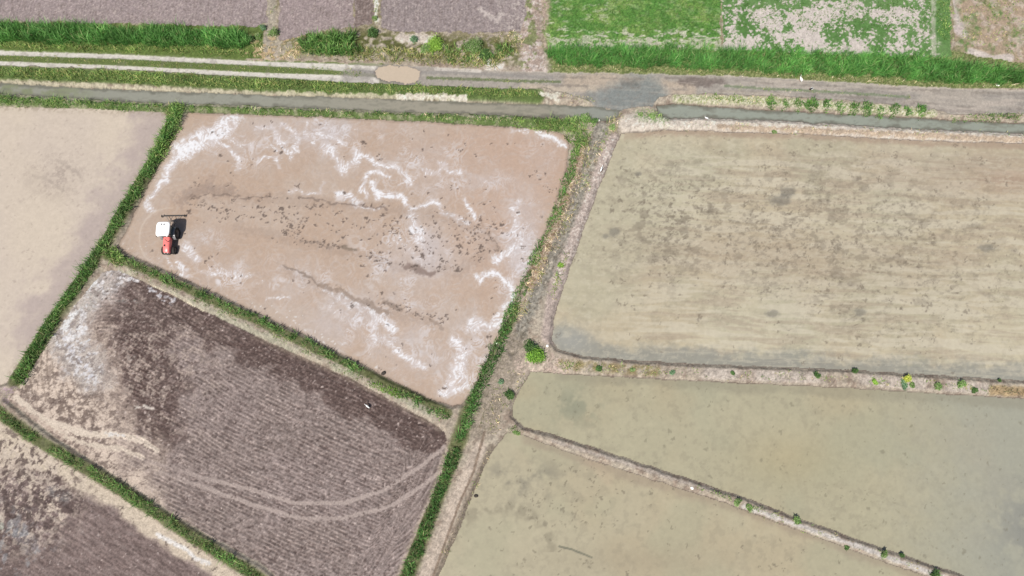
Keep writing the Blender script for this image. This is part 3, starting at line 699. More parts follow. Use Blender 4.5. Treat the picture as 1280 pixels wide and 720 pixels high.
# sandy bay and the wet crossing
mixc(c, (1 - ss(6, 12, dl(u, v, [(710,104),(760,102),(860,112)]) + (b - .5) * 8)) * .9, (192, 176, 158))
mixc(c, (1 - ss(3, 7, dl(u, v, [(655,109),(700,112),(740,112)]) + (b - .5) * 5)) * .9, (198, 184, 166))
wet = 1 - ss(14, 36, dl(u, v, [(766,134),(780,122),(800,118),(812,124)]) * 1.15 + (b - .5) * 26 + (n3 - .5) * 4)
wet = np.maximum(wet, .7 * (1 - ss(2, 9, dl(u, v, [(735,120),(760,126),(790,122)]) + (b - .5) * 12)))
mixc(c, wet * .9, (140, 145, 142))
mixc(c, (1 - ss(2, 6, dl(u, v, [(780,104),(795,105)]) + (b - .5) * 6)) * .7, (116, 116, 112))
mixc(c, (1 - ss(1, 6.5, dl(u, v, [(850,102),(870,104),(900,103)]) + (b - .5) * 14 + (n3 - .5) * 3)) * .85, (128, 116, 110))
mixc(c, (1 - ss(1, 3, dl(u, v, [(900,115),(985,119)]) + (n3 - .5) * 3)) * .5, (204, 192, 172))
mixc(c, ss(620, 960, u) * ss(.5, .66, fbm(u * .08, v - u * .06, 2.6, 3, 145)) * .5, (202, 190, 176))
mixc(c, ss(.55, .68, fbm(x, y, 6, 4, 146, .65)) * .35, (146, 138, 130))
mixc(c, ss(900, 960, u) * ss(.5, .7, sl) * .6, (196, 184, 172))
mixc(c, ss(900, 960, u) * ss(.5, .7, 1 - sl) * .55, (150, 142, 136))
mixc(c, (1 - ss(.8, 2.4, dl(u, v, [(905,108),(960,112),(1010,114),(1060,117),(1135,122)]) + (n3 - .5) * 3)) * .75, (128, 140, 112))
mixc(c, (1 - ss(6, 14, dl(u, v, [(1160,122),(1220,126)]) + (b - .5) * 8)) * .6, (186, 176, 164))
for rl in ([(700,97),(780,99),(860,98),(960,105),(1100,111),(1280,119)], [(690,107),(760,109),(850,113),(960,116),(1100,124),(1200,134),(1280,137)]):
    mixc(c, (1 - ss(.6, 2.0, dl(u, v, rl) + (n3 - .5) * 2.4)) * ss(.4, .6, b) * .5, (140, 131, 122))
mixc(c, (1 - ss(1, 2.6, dl(u, v, [(1130,128),(1170,138),(1230,142)]) + (n3 - .5) * 2)) * .5, (152, 142, 134))
pud = sd_poly(u, v, [(469,90),(472,86),(484,83.5),(505,84),(520,87),(526,90),(523,95),(524,99),(519,103),(505,106),(486,105),(474,101),(470,96)]) + (n3 - .5) * 3 + (b - .5) * 7
mixc(c, (1 - ss(-.5, 4.6, pud)) * .7, (142, 134, 128))
c *= (.89 + .14 * n3 + .08 * vn(x / 1.2, y / 1.2, 147))[:, None]
COL[i] = c
H[i] = .16 + .05 * (b - .5) + .03 * (n3 - .5) - .05 * (1 - ss(1.5, 3.4, tt)) * (u < 480) - .10 * wet - .08 * (1 - ss(-2, 2, pud)) - .15 * (1 - ss(0, 4, np.minimum(SD['canal_w'][i], SD['canal_e'][i])))
PUDM = np.zeros(XX.shape, bool); PUDM[i] = pud < -.2

# ---- plots north of the road
def plot_n(nm, base, seed, seg):
    i = sel(nm); u, v, x, y = UU[i], VV[i], NXX[i], NYY[i]
    b = fbm(x, y, 20, 4, seed, .6); n3 = fbm(x, y, 3.0, 3, seed + 2, .7); n4 = fbm(x, y, 2.0, 2, seed + 3, .7)
    fw = np.sin(x * 2 * math.pi / seg + (b - .5) * 4)
    c = np.zeros((len(u), 3)); c[:] = base
    mixc(c, ss(.45, .7, b) * .35, np.array(base) * .9)
    dsh = fbm(x, y * .25, 2.2, 3, seed + 5, .65)
    fw = fw * (.3 + .7 * ss(.35, .6, b)) + (dsh - .5) * 1.6
    mixc(c, ss(.55, .68, dsh) * .4, (126, 112, 108))
    mixc(c, ss(.55, .68, fbm(x, y, 3, 3, seed + 6, .7)) * .35, (202, 188, 180))
    mixc(c, (fw > 0) * np.clip(fw, 0, 1) * .22, (190, 176, 170))
    mixc(c, specks(x, y, 5, .25, .7, 1.8, seed) * .5, (206, 192, 184))
    mixc(c, specks(x, y, 5, .20, .7, 1.8, seed + 1) * .5, (118, 104, 100))
    return i, u, v, x, y, b, n3, n4, fw, c
for nm, base, seed in (('T1', (166, 151, 149), 151), ('T2', (166, 150, 148), 161), ('T3', (158, 145, 143), 171), ('Td', (134, 118, 112), 181)):
    i, u, v, x, y, b, n3, n4, fw, c = plot_n(nm, base, seed, 4.2)
    if nm == 'T3':
        mixc(c, (1 - ss(1, 5, dl(u, v, [(626,18),(622,26),(600,12)]) + (n3 - .5) * 8)) * .7, (210, 198, 190))
        mixc(c, ss(600, 655, u + (b - .5) * 60) * ss(.5, .6, n3) * .7, (206, 194, 186))
    c *= (.84 + .32 * n4)[:, None]
    COL[i] = c
    H[i] = .02 + .02 * fw + .07 * (n4 - .5) + .06 * (n3 - .5)
i = sel('T4'); u, v, x, y = UU[i], VV[i], NXX[i], NYY[i]
b = fbm(x, y, 24, 4, 191, .6); n3 = fbm(x, y, 3.6, 3, 192, .65); n5 = fbm(u * .35, v, 2.6, 3, 193, .6)
c = np.zeros((len(u), 3)); c[:] = (98, 142, 70)
mixc(c, ss(.4, .65, b) * .75, (132, 160, 86)); mixc(c, ss(.5, .66, n3) * .6, (74, 118, 54)); mixc(c, ss(.52, .62, fbm(x, y, 9, 4, 195, .65)) * .35, (150, 166, 100))
wm = ss(.54, .62, n5) * np.clip(.25 + 1.2 * ss(30, 46, v) + .35 * (u < 760) + .2 * (u < 700), 0, 1) * ss(.3, .5, b + .2 * ss(30, 46, v))
mixc(c, wm * .85, (206, 202, 184))
mixc(c, ss(46, 50, v) * ss(.42, .55, n3) * .8, (200, 196, 176))
mixc(c, 1 - ss(2, 12, u - 678 + (b - .5) * 16), (186, 166, 150))
COL[i] = c * (.82 + .36 * vn(x / 1.5, y / 1.5, 196))[:, None]; H[i] = .05 + .08 * (n3 - .5)
i = sel('T5'); u, v, x, y = UU[i], VV[i], NXX[i], NYY[i]
b = fbm(x, y, 30, 4, 201, .6); n3 = fbm(x, y, 4.5, 3, 202, .6)
c = np.zeros((len(u), 3)); c[:] = (216, 205, 196)
n3 = .55 * fbm(x, y, 2.6, 3, 205, .65) + .45 * n3
k = ss(.45, .52, n3 + (b - .5) * .7 + .12 * ss(1000, 1180, u) - .07 + .1 * (v < 12))
k = np.maximum(k, ss(1168, 1180, u)) * (1 - (1 - ss(2, 5, np.abs(u - 1167) + (b - .5) * 6)) * .6)
mixc(c, k * .88, (100, 140, 76)); mixc(c, k * ss(.5, .7, b) * .4, (70, 118, 52))
COL[i] = c * (.9 + .2 * fbm(x, y, 2.5, 2, 203))[:, None]; H[i] = .05 + .05 * (n3 - .5)
i = sel('T6'); u, v, x, y = UU[i], VV[i], NXX[i], NYY[i]
b = fbm(x, y, 26, 4, 211, .6); n3 = fbm(x, y, 4, 3, 212, .6)
c = np.zeros((len(u), 3)); c[:] = (180, 160, 138)
mixc(c, ss(.45, .6, b) * .7, (150, 148, 112)); mixc(c, ss(.5, .62, n3) * ss(.4, .6, b) * .8, (110, 138, 80))
mixc(c, ss(.52, .64, fbm(x, y, 8, 3, 214)) * .6, (206, 190, 178))
mixc(c, (1 - ss(2, 8, dl(u, v, [(1195,35),(1205,44),(1190,10),(1192,-20)]) + (b - .5) * 8)) * .8, (214, 200, 196))
mixc(c, (1 - ss(2, 6, dl(u, v, [(1212,64),(1240,74),(1262,72)]) + (b - .5) * 8)) * .9, (220, 208, 200))
COL[i] = c * (.86 + .28 * fbm(x, y, 2.5, 2, 213))[:, None]; H[i] = .05 + .1 * (n3 - .5)

ALB = (lin(np.clip(COL, 0, 255)) / KA).astype(np.float32)
ALB = np.clip(ALB, .004, .82)

# ------------------------------------------------------------------ land objects cut from the one survey
idx = np.arange(NX * NY).reshape(NY, NX)
cc = cls[:-1, :-1]
pm = PUDM[:-1, :-1] & (cc == CI['road'])
def cut(name, mask, mat, label, cat, z=None, smooth=True, grow=2):
    if z is not None and grow:
        for _ in range(grow):
            g_ = mask.copy(); g_[1:] |= mask[:-1]; g_[:-1] |= mask[1:]; g_[:, 1:] |= mask[:, :-1]; g_[:, :-1] |= mask[:, 1:]; mask = g_
    a, b_ = np.nonzero(mask)
    q = np.stack([idx[a, b_], idx[a, b_ + 1], idx[a + 1, b_ + 1], idx[a + 1, b_]], 1)
    used, inv = np.unique(q.ravel(), return_inverse=True)
    co = np.stack([XX.ravel()[used], YY.ravel()[used], H.ravel()[used]], 1)
    if z is not None: co[:, 2] = z
    cl_ = ALB.reshape(-1, 3)[used]
    o = np_mesh(name, co, inv, np.full(len(q), 4), cl_, mat, smooth)
    return tag(o, label, cat, kind='structure')
def m_(*n):
    r = np.zeros(cc.shape, bool)
    for k in n: r |= cc == CI[k]
    return r
cut('earth_banks', cc == 0, M_soil, 'low earth banks and ditch edges between all the fields', 'bank')
cut('mud_field', m_('F1'), M_mud, 'smooth pale beige mud field at the left edge', 'field')
cut('flooded_mud_field', m_('F2'), M_mud, 'pinkish brown churned mud field with white foam swirls around the tractor', 'field')
cut('ploughed_field', m_('F3'), M_plough, 'dark brown ploughed field with curved wheel lines and flooded pale corner', 'field')
cut('ploughed_field', m_('F4'), M_plough, 'brown ploughed field in the bottom left corner with pale silt rim', 'field')
cut('paddy_water', m_('F5'), M_water, 'large murky beige flooded paddy with dark clods, upper right', 'water', z=-.045)
cut('paddy_water', m_('F6'), M_water, 'murky olive flooded paddy wedge at the lower right', 'water', z=-.045)
cut('paddy_water', m_('F7'), M_water, 'murky yellowish flooded paddy at the bottom centre', 'water', z=-.045)
cut('canal_water', m_('canal_w'), M_canal, 'narrow muddy canal running beside the road, left of the crossing', 'canal', z=-.145)
cut('canal_water', m_('canal_e'), M_canal, 'narrow grey green canal right of the wet crossing', 'canal', z=-.145)
cut('dirt_road', m_('road') & ~pm, M_road, 'two track dirt road with wet crossing across the whole view', 'road')
o = cut('puddle_water', pm, M_canal, 'beige muddy puddle lying across the dirt road', 'puddle', z=0.115, grow=0)
me = o.data; ca_ = me.color_attributes['Col']
pc = np.ones((len(me.vertices), 4), np.float32); pc[:, :3] = lin((212, 194, 172)) / KA
ca_.data.foreach_set('color', pc.ravel())
cut('ploughed_plot', m_('T1'), M_plough, 'dry grey mauve ploughed plot at the top left', 'field')
cut('ploughed_plot', m_('T2', 'Td'), M_plough, 'narrow grey ploughed plot with a darker strip, top', 'field')
cut('ploughed_plot', m_('T3'), M_plough, 'grey ploughed plot with pale patches, top centre', 'field')
cut('grass_field', m_('T4'), M_soil, 'bright green young crop field with pale gaps, top', 'field')
cut('sparse_crop_field', m_('T5'), M_soil, 'patchy green crop on whitish soil, top right', 'field')
cut('fallow_field', m_('T6'), M_soil, 'tan fallow field with weeds in the top right corner', 'field')

# far land around the survey
x0, x1, y0, y1 = xs[0] + .05, xs[-1] - .05, ys[0] + .05, ys[-1] - .05
gx_ = np.concatenate([np.linspace(-2600, x0, 20), np.linspace(x0, x1, 30)[1:-1], np.linspace(x1, 2600, 20)])
gy_ = np.concatenate([np.linspace(-2600, y0, 20), np.linspace(y0, y1, 18)[1:-1], np.linspace(y1, 2600, 20)])
GX, GY = np.meshgrid(gx_, gy_)
gi = np.arange(GX.size).reshape(GX.shape)
mx_ = (GX[:-1, :-1] + GX[1:, 1:]) / 2; my_ = (GY[:-1, :-1] + GY[1:, 1:]) / 2
out = ~((mx_ > x0) & (mx_ < x1) & (my_ > y0) & (my_ < y1))
a, b_ = np.nonzero(out)
q = np.stack([gi[a, b_], gi[a, b_ + 1], gi[a + 1, b_ + 1], gi[a + 1, b_]], 1)
gc = np.zeros((GX.size, 3)); gc[:] = (170, 158, 140)
n = vn(GX.ravel() / 90, GY.ravel() / 60, 3)
mixc(gc, ss(.5, .6, n), (110, 128, 80)); mixc(gc, ss(.35, .3, n), (150, 134, 128))
tag(np_mesh('ground', np.stack([GX.ravel(), GY.ravel(), np.full(GX.size, -.06)], 1), q.ravel(), np.full(len(q), 4), lin(gc) / KA, M_soil),
    'flat farmland stretching away around the fields', 'ground', kind='structure')

def ground_z(X, Y):
    ix = np.clip(((X - xs[0]) / STEP).astype(int), 0, NX - 1); iy = np.clip(((Y - ys[0]) / STEP).astype(int), 0, NY - 1)
    return H[iy, ix]
def gz(X, Y): return float(ground_z(np.array([X]), np.array([Y]))[0])

# ------------------------------------------------------------------ grass and reeds
def blades(X, Y, Z, hgt, wid, lean, cols):
    n = len(X)
    an = RNG.random(n) * 2 * np.pi
    dx, dy = np.cos(an), np.sin(an)
    la = RNG.random(n) * 2 * np.pi
    lx = np.cos(la) * lean * hgt; ly = np.sin(la) * lean * hgt
    b0 = np.stack([X - dx * wid * .35, Y - dy * wid * .35, Z - .02], 1)
    b1 = np.stack([X + dx * wid * .35, Y + dy * wid * .35, Z - .02], 1)
    m0 = np.stack([X + lx * .35 - dx * wid * .5, Y + ly * .35 - dy * wid * .5, Z + hgt * .55], 1)
    m1 = np.stack([X + lx * .35 + dx * wid * .5, Y + ly * .35 + dy * wid * .5, Z + hgt * .55], 1)
    tp = np.stack([X + lx, Y + ly, Z + hgt * (1 - .25 * np.minimum(lean, 1))], 1)
    vs = np.stack([b0, b1, m1, m0, tp], 1).reshape(-1, 3)
    k = np.arange(n)[:, None] * 5
    loops = np.concatenate([k + np.array([[0, 1, 2, 3]]), k + np.array([[3, 2, 4]])], 1).ravel()
    cnt = np.tile([4, 3], n)
    vc = np.repeat(cols, 5, axis=0)
    return vs, loops, cnt, vc
def scatter(polys, dens, seed, patch=None, lines=None):
    """polys: plan polygons; lines: [(pts, halfwidth)]; dens per square metre"""
    if lines:
        us = [p[0] for ln, w in lines for p in ln]; vs_ = [p[1] for ln, w in lines for p in ln]
        pad = max(w for _, w in lines)
    else:
        us = [p[0] for pl in polys for p in pl]; vs_ = [p[1] for pl in polys for p in pl]; pad = 0
    cu = np.array([min(us) - pad, max(us) + pad] * 2); cv = np.array([min(vs_) - pad] * 2 + [max(vs_) + pad] * 2)
    gx0, gy0 = to_ground(cu, cv)
    a0, a1, c0, c1 = max(gx0.min(), -86), min(gx0.max(), 86), max(gy0.min(), -22), min(gy0.max(), 71)
    n = int((a1 - a0) * (c1 - c0) * dens)
    X = RNG.uniform(a0, a1, n); Y = RNG.uniform(c0, c1, n)
    U, V = to_plan(X, Y)
    wobl = (vn(X * .8, Y * .8, seed) - .5) * 5 + (vn(X * 2.6, Y * 2.6, seed + 2) - .5) * 5 + 1.0
    keep = np.zeros(n, bool)
    if lines:
        for ln, w in lines: keep |= dl(U, V, ln) + wobl < w
    else:
        for pl in polys: keep |= sd_poly(U, V, pl) + wobl < 0
    if patch:
        sc_, th = patch
        keep &= fbm(X * 10, Y * 10, sc_, 3, seed + 1) + (RNG.random(n) - .5) * .15 > th
    return X[keep], Y[keep], U[keep], V[keep]
CROP = dict(gain=(1.05, 1.0, 1.1))
def strip(name, label, cat, parts, seed):
    VS, LP, CT, VC = [], [], [], []; off = 0
    for pt in parts:
        X, Y, U, V = scatter(pt.get('polys', []), pt['d'], seed, pt.get('patch'), pt.get('lines'))
        seed += 5
        n = len(X)
        if n == 0: continue
        h0, h1 = pt['h']
        cl1 = vn(X * 1.1, Y * 1.1, seed + 2)
        hg = (h0 + (h1 - h0) * RNG.random(n)) * (.3 + 1.0 * cl1 + .3 * RNG.random(n))
        pal = np.array(pt['pal'], float)
        pal = np.concatenate([pal, [[.20, .19, .09]]]); ci = np.where(RNG.random(n) < .045, len(pal) - 1, RNG.integers(0, len(pal) - 1, n))
        cl2 = fbm(X * 10, Y * 10, 16, 3, seed + 3)
        col = pal[ci] * (.45 + 1.1 * cl2 + .35 * (RNG.random(n) - .5))[:, None]
        wd_ = pt.get('w', .05) * (.6 + .8 * RNG.random(n))
        col = col * np.array(pt.get('gain', (2.5, 2.35, 2.3)))
        vs, lp, ctn, vc = blades(X, Y, ground_z(X, Y), hg, wd_, pt.get('lean', .45) * 1.6 * (.4 + RNG.random(n)), col)
        VS.append(vs); LP.append(lp + off); CT.append(ctn); VC.append(vc); off += len(vs)
    o = np_mesh(name, np.concatenate(VS), np.concatenate(LP), np.concatenate(CT), np.concatenate(VC), M_leaf, False)
    return tag(o, label, cat, kind='stuff')
GD = [(.050, .112, .028), (.072, .15, .036), (.045, .10, .026), (.11, .19, .06), (.035, .075, .02)]       # deep greens
GM = [(.085, .155, .038), (.12, .195, .05), (.06, .115, .03), (.17, .22, .08), (.045, .085, .025)]          # mid greens
GO = [(.13, .16, .05), (.20, .20, .08), (.10, .13, .04), (.28, .25, .13), (.09, .14, .04)]  # olive
GS = [(.38, .33, .22), (.30, .24, .15), (.45, .40, .30), (.16, .18, .08)]            # straw
strip('reeds', 'dense tall green reeds between the grey plot and the road, left', 'reeds', [
    dict(polys=[[(-500,18),(0,32),(150,35),(300,39),(312,41),(314,60),(300,64),(0,56),(-500,40)]], d=80, h=(1.0, 1.7), w=.06, pal=GD, lean=.35, gain=(2.3, 2.6, 2.4)),
    dict(polys=[[(-500,42),(0,54),(300,63),(322,66),(318,74),(160,67),(0,63),(-500,46)]], d=60, h=(.25, .6), w=.06, pal=GM + GO[:2], lean=.6)], 1)
strip('reeds', 'short clump of tall green reeds beside the dark narrow plot, top', 'reeds', [
    dict(polys=[[(372,50),(400,44),(445,44),(448,60),(460,70),(420,74),(378,68)]], d=60, h=(.9, 1.5), w=.08, pal=GD, lean=.35)], 11)
strip('weeds', 'olive and straw coloured weeds along the north side of the road', 'weeds', [
    dict(polys=[[(375,62),(560,62),(640,66),(625,82),(610,87),(460,81),(378,76)]], d=45, h=(.3, .8), w=.07, pal=GO, lean=.6, patch=(14, .36)),
    dict(polys=[[(318,55),(375,60),(380,78),(318,74)]], d=30, h=(.2, .6), w=.06, pal=GS + GO[:3], lean=.7, patch=(10, .45)),
    dict(polys=[[(560,58),(625,56),(645,68),(620,84),(540,80),(535,64)]], d=40, h=(.5, 1.0), w=.08, pal=GD + GM, lean=.5, patch=(16, .42)),
    dict(polys=[[(615,42),(650,40),(655,60),(640,80),(625,70)]], d=20, h=(.2, .5), w=.06, pal=GO + GS, lean=.7, patch=(12, .45)),
    dict(lines=[([(470,-40),(470,30),(466,44)], 3), ([(341,-40),(340,20),(335,48),(318,50)], 2.5)], polys=[], d=20, h=(.2, .5), w=.06, pal=GM + GO, lean=.7, patch=(12, .45))], 21)
strip('reeds', 'long dense band of green reeds between the crop fields and the road, right', 'reeds', [
    dict(polys=[[(682,66),(690,58),(760,58),(960,64),(1150,72),(1190,78),(1240,88),(1280,93),(1800,125),(1800,140),(1280,109),(1200,107),(1100,101),(960,94),(840,88),(700,86),(684,76)]], d=95, h=(1.0, 1.5), w=.05, pal=GD[:3] + GM[:1], lean=.38, gain=(2.3, 2.75, 2.6)),
    dict(polys=[[(690,84),(840,87),(960,93),(1100,100),(1280,108),(1280,113),(1100,106),(960,98),(840,93),(690,90)]], d=40, h=(.15, .4), w=.05, pal=GM + GS, lean=.7, patch=(12, .42))], 41)
strip('grass', 'grass growing between and beside the two white wheel tracks', 'grass', [
    dict(lines=[([(-600,55),(0,73.5),(160,79),(320,87),(400,90.5),(456,93)], 4)], polys=[], d=70, h=(.06, .18), w=.05, pal=GM + GO, lean=.8),
    dict(lines=[([(535,98),(600,100),(640,102),(690,103)], 2.5), ([(905,108),(960,112),(1060,117),(1135,122)], 2.2)], polys=[], d=50, h=(.05, .14), w=.05, pal=GO + GM, lean=.8, patch=(10, .45)),
    dict(polys=[[(-600,68),(0,85),(160,90),(320,100),(480,107),(640,114),(672,117),(676,123),(640,124),(480,118),(320,114),(160,107),(0,99),(-600,80)]], d=80, h=(.25, .55), w=.06, pal=GM + GO[:2], lean=.6),
    dict(polys=[[(700,117),(745,122),(742,132),(700,128)]], d=30, h=(.1, .3), w=.05, pal=GO, lean=.7, patch=(10, .4))], 61)
strip('grass', 'rough grass on the bank between canal and mud fields', 'grass', [
    dict(polys=[[(-600,104),(0,120),(160,129),(240,133),(240,142),(205,142),(160,138),(0,132),(-600,116)]], d=75, h=(.25, .6), w=.06, pal=GD + GM, lean=.6),
    dict(polys=[[(240,134),(480,141),(640,147),(640,158),(480,150),(240,141)]], d=70, h=(.2, .5), w=.06, pal=GD + GM + GS[:1], lean=.6, patch=(9, .44)),
    dict(polys=[[(640,148),(700,152),(715,150),(722,145),(738,144),(742,152),(738,175),(730,195),(716,196),(712,180),(704,166),(640,158)]], d=80, h=(.3, .8), w=.07, pal=GM, lean=.6, patch=(14, .36))], 81)
strip('grass', 'tall thick green grass on the bank between pale and pinkish fields', 'grass', [
    dict(lines=[([(222,146),(206,178),(181,222),(154,270),(128,312),(95,360),(58,415),(26,474)], 7.6)], polys=[], d=75, h=(.4, .95), w=.07, pal=GD + GM, lean=.5, gain=(1.75, 1.9, 1.8)),
    dict(lines=[([(222,140),(215,160),(200,190)], 11), ([(140,316),(150,326)], 9)], polys=[], d=60, h=(.3, .8), w=.08, pal=GM, lean=.6)], 101)
strip('grass', 'green grass line on the bank above the dark ploughed field', 'grass', [
    dict(lines=[([(140,316),(165,328),(230,358),(320,398),(400,436),(455,464)], 4.2)], polys=[], d=80, h=(.3, .65), w=.07, pal=GD + GM, lean=.55, patch=(10, .36), gain=(1.75, 1.9, 1.8)),
    dict(lines=[([(165,336),(230,366),(320,408),(400,446),(470,480),(560,524)], 6)], polys=[], d=55, h=(.12, .35), w=.05, pal=GO + GM[:3], lean=.7, patch=(9, .44), gain=(1.8, 1.9, 2.0)),
    dict(lines=[([(466,482),(480,487),(500,494)], 4)], polys=[], d=110, h=(.2, .4), w=.07, pal=[(.14,.28,.03),(.17,.31,.05),(.1,.2,.03)], lean=.6, gain=(1.2, 1.15, 1.2)),
    dict(lines=[([(505,492),(535,508),(558,522)], 5)], polys=[], d=80, h=(.3, .6), w=.07, pal=GD + GM, lean=.55, patch=(10, .38), gain=(1.75, 1.9, 1.8))], 121)
strip('grass', 'green grass line on the bank below the dark ploughed field', 'grass', [
    dict(lines=[([(-600,430),(-5,511),(40,545),(135,601),(245,673),(320,718),(430,805)], 7)], polys=[], d=70, h=(.25, .65), w=.06, pal=GD + GM + GO[:1], lean=.55, patch=(16, .3), gain=(1.75, 1.9, 1.8))], 141)
strip('grass', 'deep green grass beside the ditch track, down the centre', 'grass', [
    dict(lines=[([(640,390),(612,457),(587,518),(575,548)], 7.6), ([(570,562),(550,612),(520,692),(468,832)], 7.8)], polys=[], d=75, h=(.35, .85), w=.07, pal=GD, lean=.5, gain=(1.75, 1.9, 1.8)),
    dict(lines=[([(722,180),(712,215),(694,270),(664,332),(640,388)], 6)], polys=[], d=70, h=(.25, .6), w=.07, pal=GM + GD, lean=.6, patch=(12, .36), gain=(1.75, 1.9, 1.8)),
    dict(lines=[([(733,190),(718,230),(700,290),(668,350),(645,395)], 9)], polys=[], d=28, h=(.15, .5), w=.06, pal=GS + GO[:2], lean=.8, patch=(9, .42)),
    dict(lines=[([(708,322),(698,345),(690,372)], 5)], polys=[], d=50, h=(.2, .4), w=.06, pal=GM + GO[:2], lean=.6, patch=(9, .42)),
    dict(lines=[([(764,155),(742,195),(728,240)], 9)], polys=[], d=22, h=(.15, .5), w=.06, pal=GO + GS + GM, lean=.8, patch=(10, .46)),
    dict(lines=[([(645,470),(625,500),(612,530)], 13)], polys=[], d=16, h=(.15, .4), w=.06, pal=GS + GO, lean=.8, patch=(9, .46)),
    dict(lines=[([(612,562),(595,605),(570,662),(550,716)], 4)], polys=[], d=16, h=(.1, .3), w=.05, pal=GO + GS, lean=.8, patch=(9, .46))], 161)
strip('grass', 'clumpy grass between the road and the right canal', 'grass', [
    dict(polys=[[(845,121),(955,121),(955,133),(880,130),(845,128)]], d=40, h=(.1, .35), w=.06, pal=GM + GS, lean=.7, patch=(12, .45)),
    dict(lines=[([(963 + k * 17, 127 + k * 1.05), (963 + k * 17, 133 + k * 1.05)], 5.6) for k in range(12)], polys=[], d=120, h=(.25, .55), w=.07, pal=GD + GM[:2], lean=.5, gain=(1.7, 1.95, 1.7)),
    dict(polys=[[(880,119),(960,122),(1000,126),(1000,132),(940,131),(890,127)]], d=50, h=(.15, .4), w=.07, pal=GM, lean=.6, patch=(10, .42)),
    dict(polys=[[(1185,146),(1280,143),(1800,170),(1800,182),(1280,153),(1190,152)]], d=60, h=(.2, .5), w=.06, pal=GM + GD, lean=.6, patch=(12, .38)),
    dict(lines=[([(812,145),(822,147)], 7)], polys=[], d=40, h=(.15, .4), w=.06, pal=GM, lean=.6, patch=(7, .42)),
    dict(lines=[([(772,143),(778,146)], 5)], polys=[], d=40, h=(.15, .4), w=.06, pal=GO, lean=.6, patch=(7, .4))], 181)
strip('grass', 'sparse weeds on the banks around the right paddies', 'grass', [
    dict(lines=[([(705,457),(760,461),(830,465)], 6)], polys=[], d=40, h=(.1, .35), w=.06, pal=GO + GM, lean=.7, patch=(9, .44)),
    dict(lines=[([(830,465),(1060,474),(1230,486)], 6)], polys=[], d=26, h=(.1, .3), w=.06, pal=GO + GM, lean=.7, patch=(9, .53)),
    dict(lines=[([(1240,488),(1500,505)], 6)], polys=[], d=30, h=(.1, .35), w=.06, pal=[(.30,.26,.18),(.24,.18,.09),(.2,.2,.1)], gain=(1.1, 1.1, 1.1), lean=.7, patch=(9, .4)),
    dict(lines=[([(872,609),(905,621),(950,637)], 4)], polys=[], d=60, h=(.12, .3), w=.06, pal=GM, lean=.6, patch=(10, .42)),
    dict(lines=[([(950,640),(1100,692),(1200,728)], 5)], polys=[], d=24, h=(.1, .25), w=.06, pal=GM + GO, lean=.7, patch=(9, .53)),
    dict(lines=[([(640,534),(650,539)], 5)], polys=[], d=60, h=(.12, .35), w=.06, pal=GM, lean=.6, patch=(8, .4)),
    dict(lines=[([(850,157),(1280,172),(1600,188)], 6)], polys=[], d=10, h=(.1, .25), w=.06, pal=GM + GS, lean=.8, patch=(10, .52))], 201)
strip('young_crop', 'low bright green crop in the top right plots', 'crop', [
    dict(polys=[[(672,-60),(898,-60),(902,40),(680,44)]], d=34, h=(.06, .2), w=.08, pal=[(.11,.25,.04),(.14,.28,.06),(.09,.2,.035)], lean=.9, patch=(14, .36), **CROP),
    dict(polys=[[(903,-60),(1182,-60),(1186,46),(905,40)]], d=34, h=(.06, .2), w=.08, pal=[(.11,.23,.05),(.13,.25,.06),(.08,.18,.035)], lean=.9, patch=(7, .52), **CROP),
    dict(polys=[[(1168,-60),(1186,-60),(1190,52),(1172,50)]], d=40, h=(.1, .25), w=.08, pal=GM, lean=.9),
    dict(polys=[[(1195,-60),(1800,-60),(1800,110),(1280,76),(1200,50)]], d=16, h=(.1, .35), w=.07, pal=GO + GM, lean=.8, patch=(14, .48))], 221)

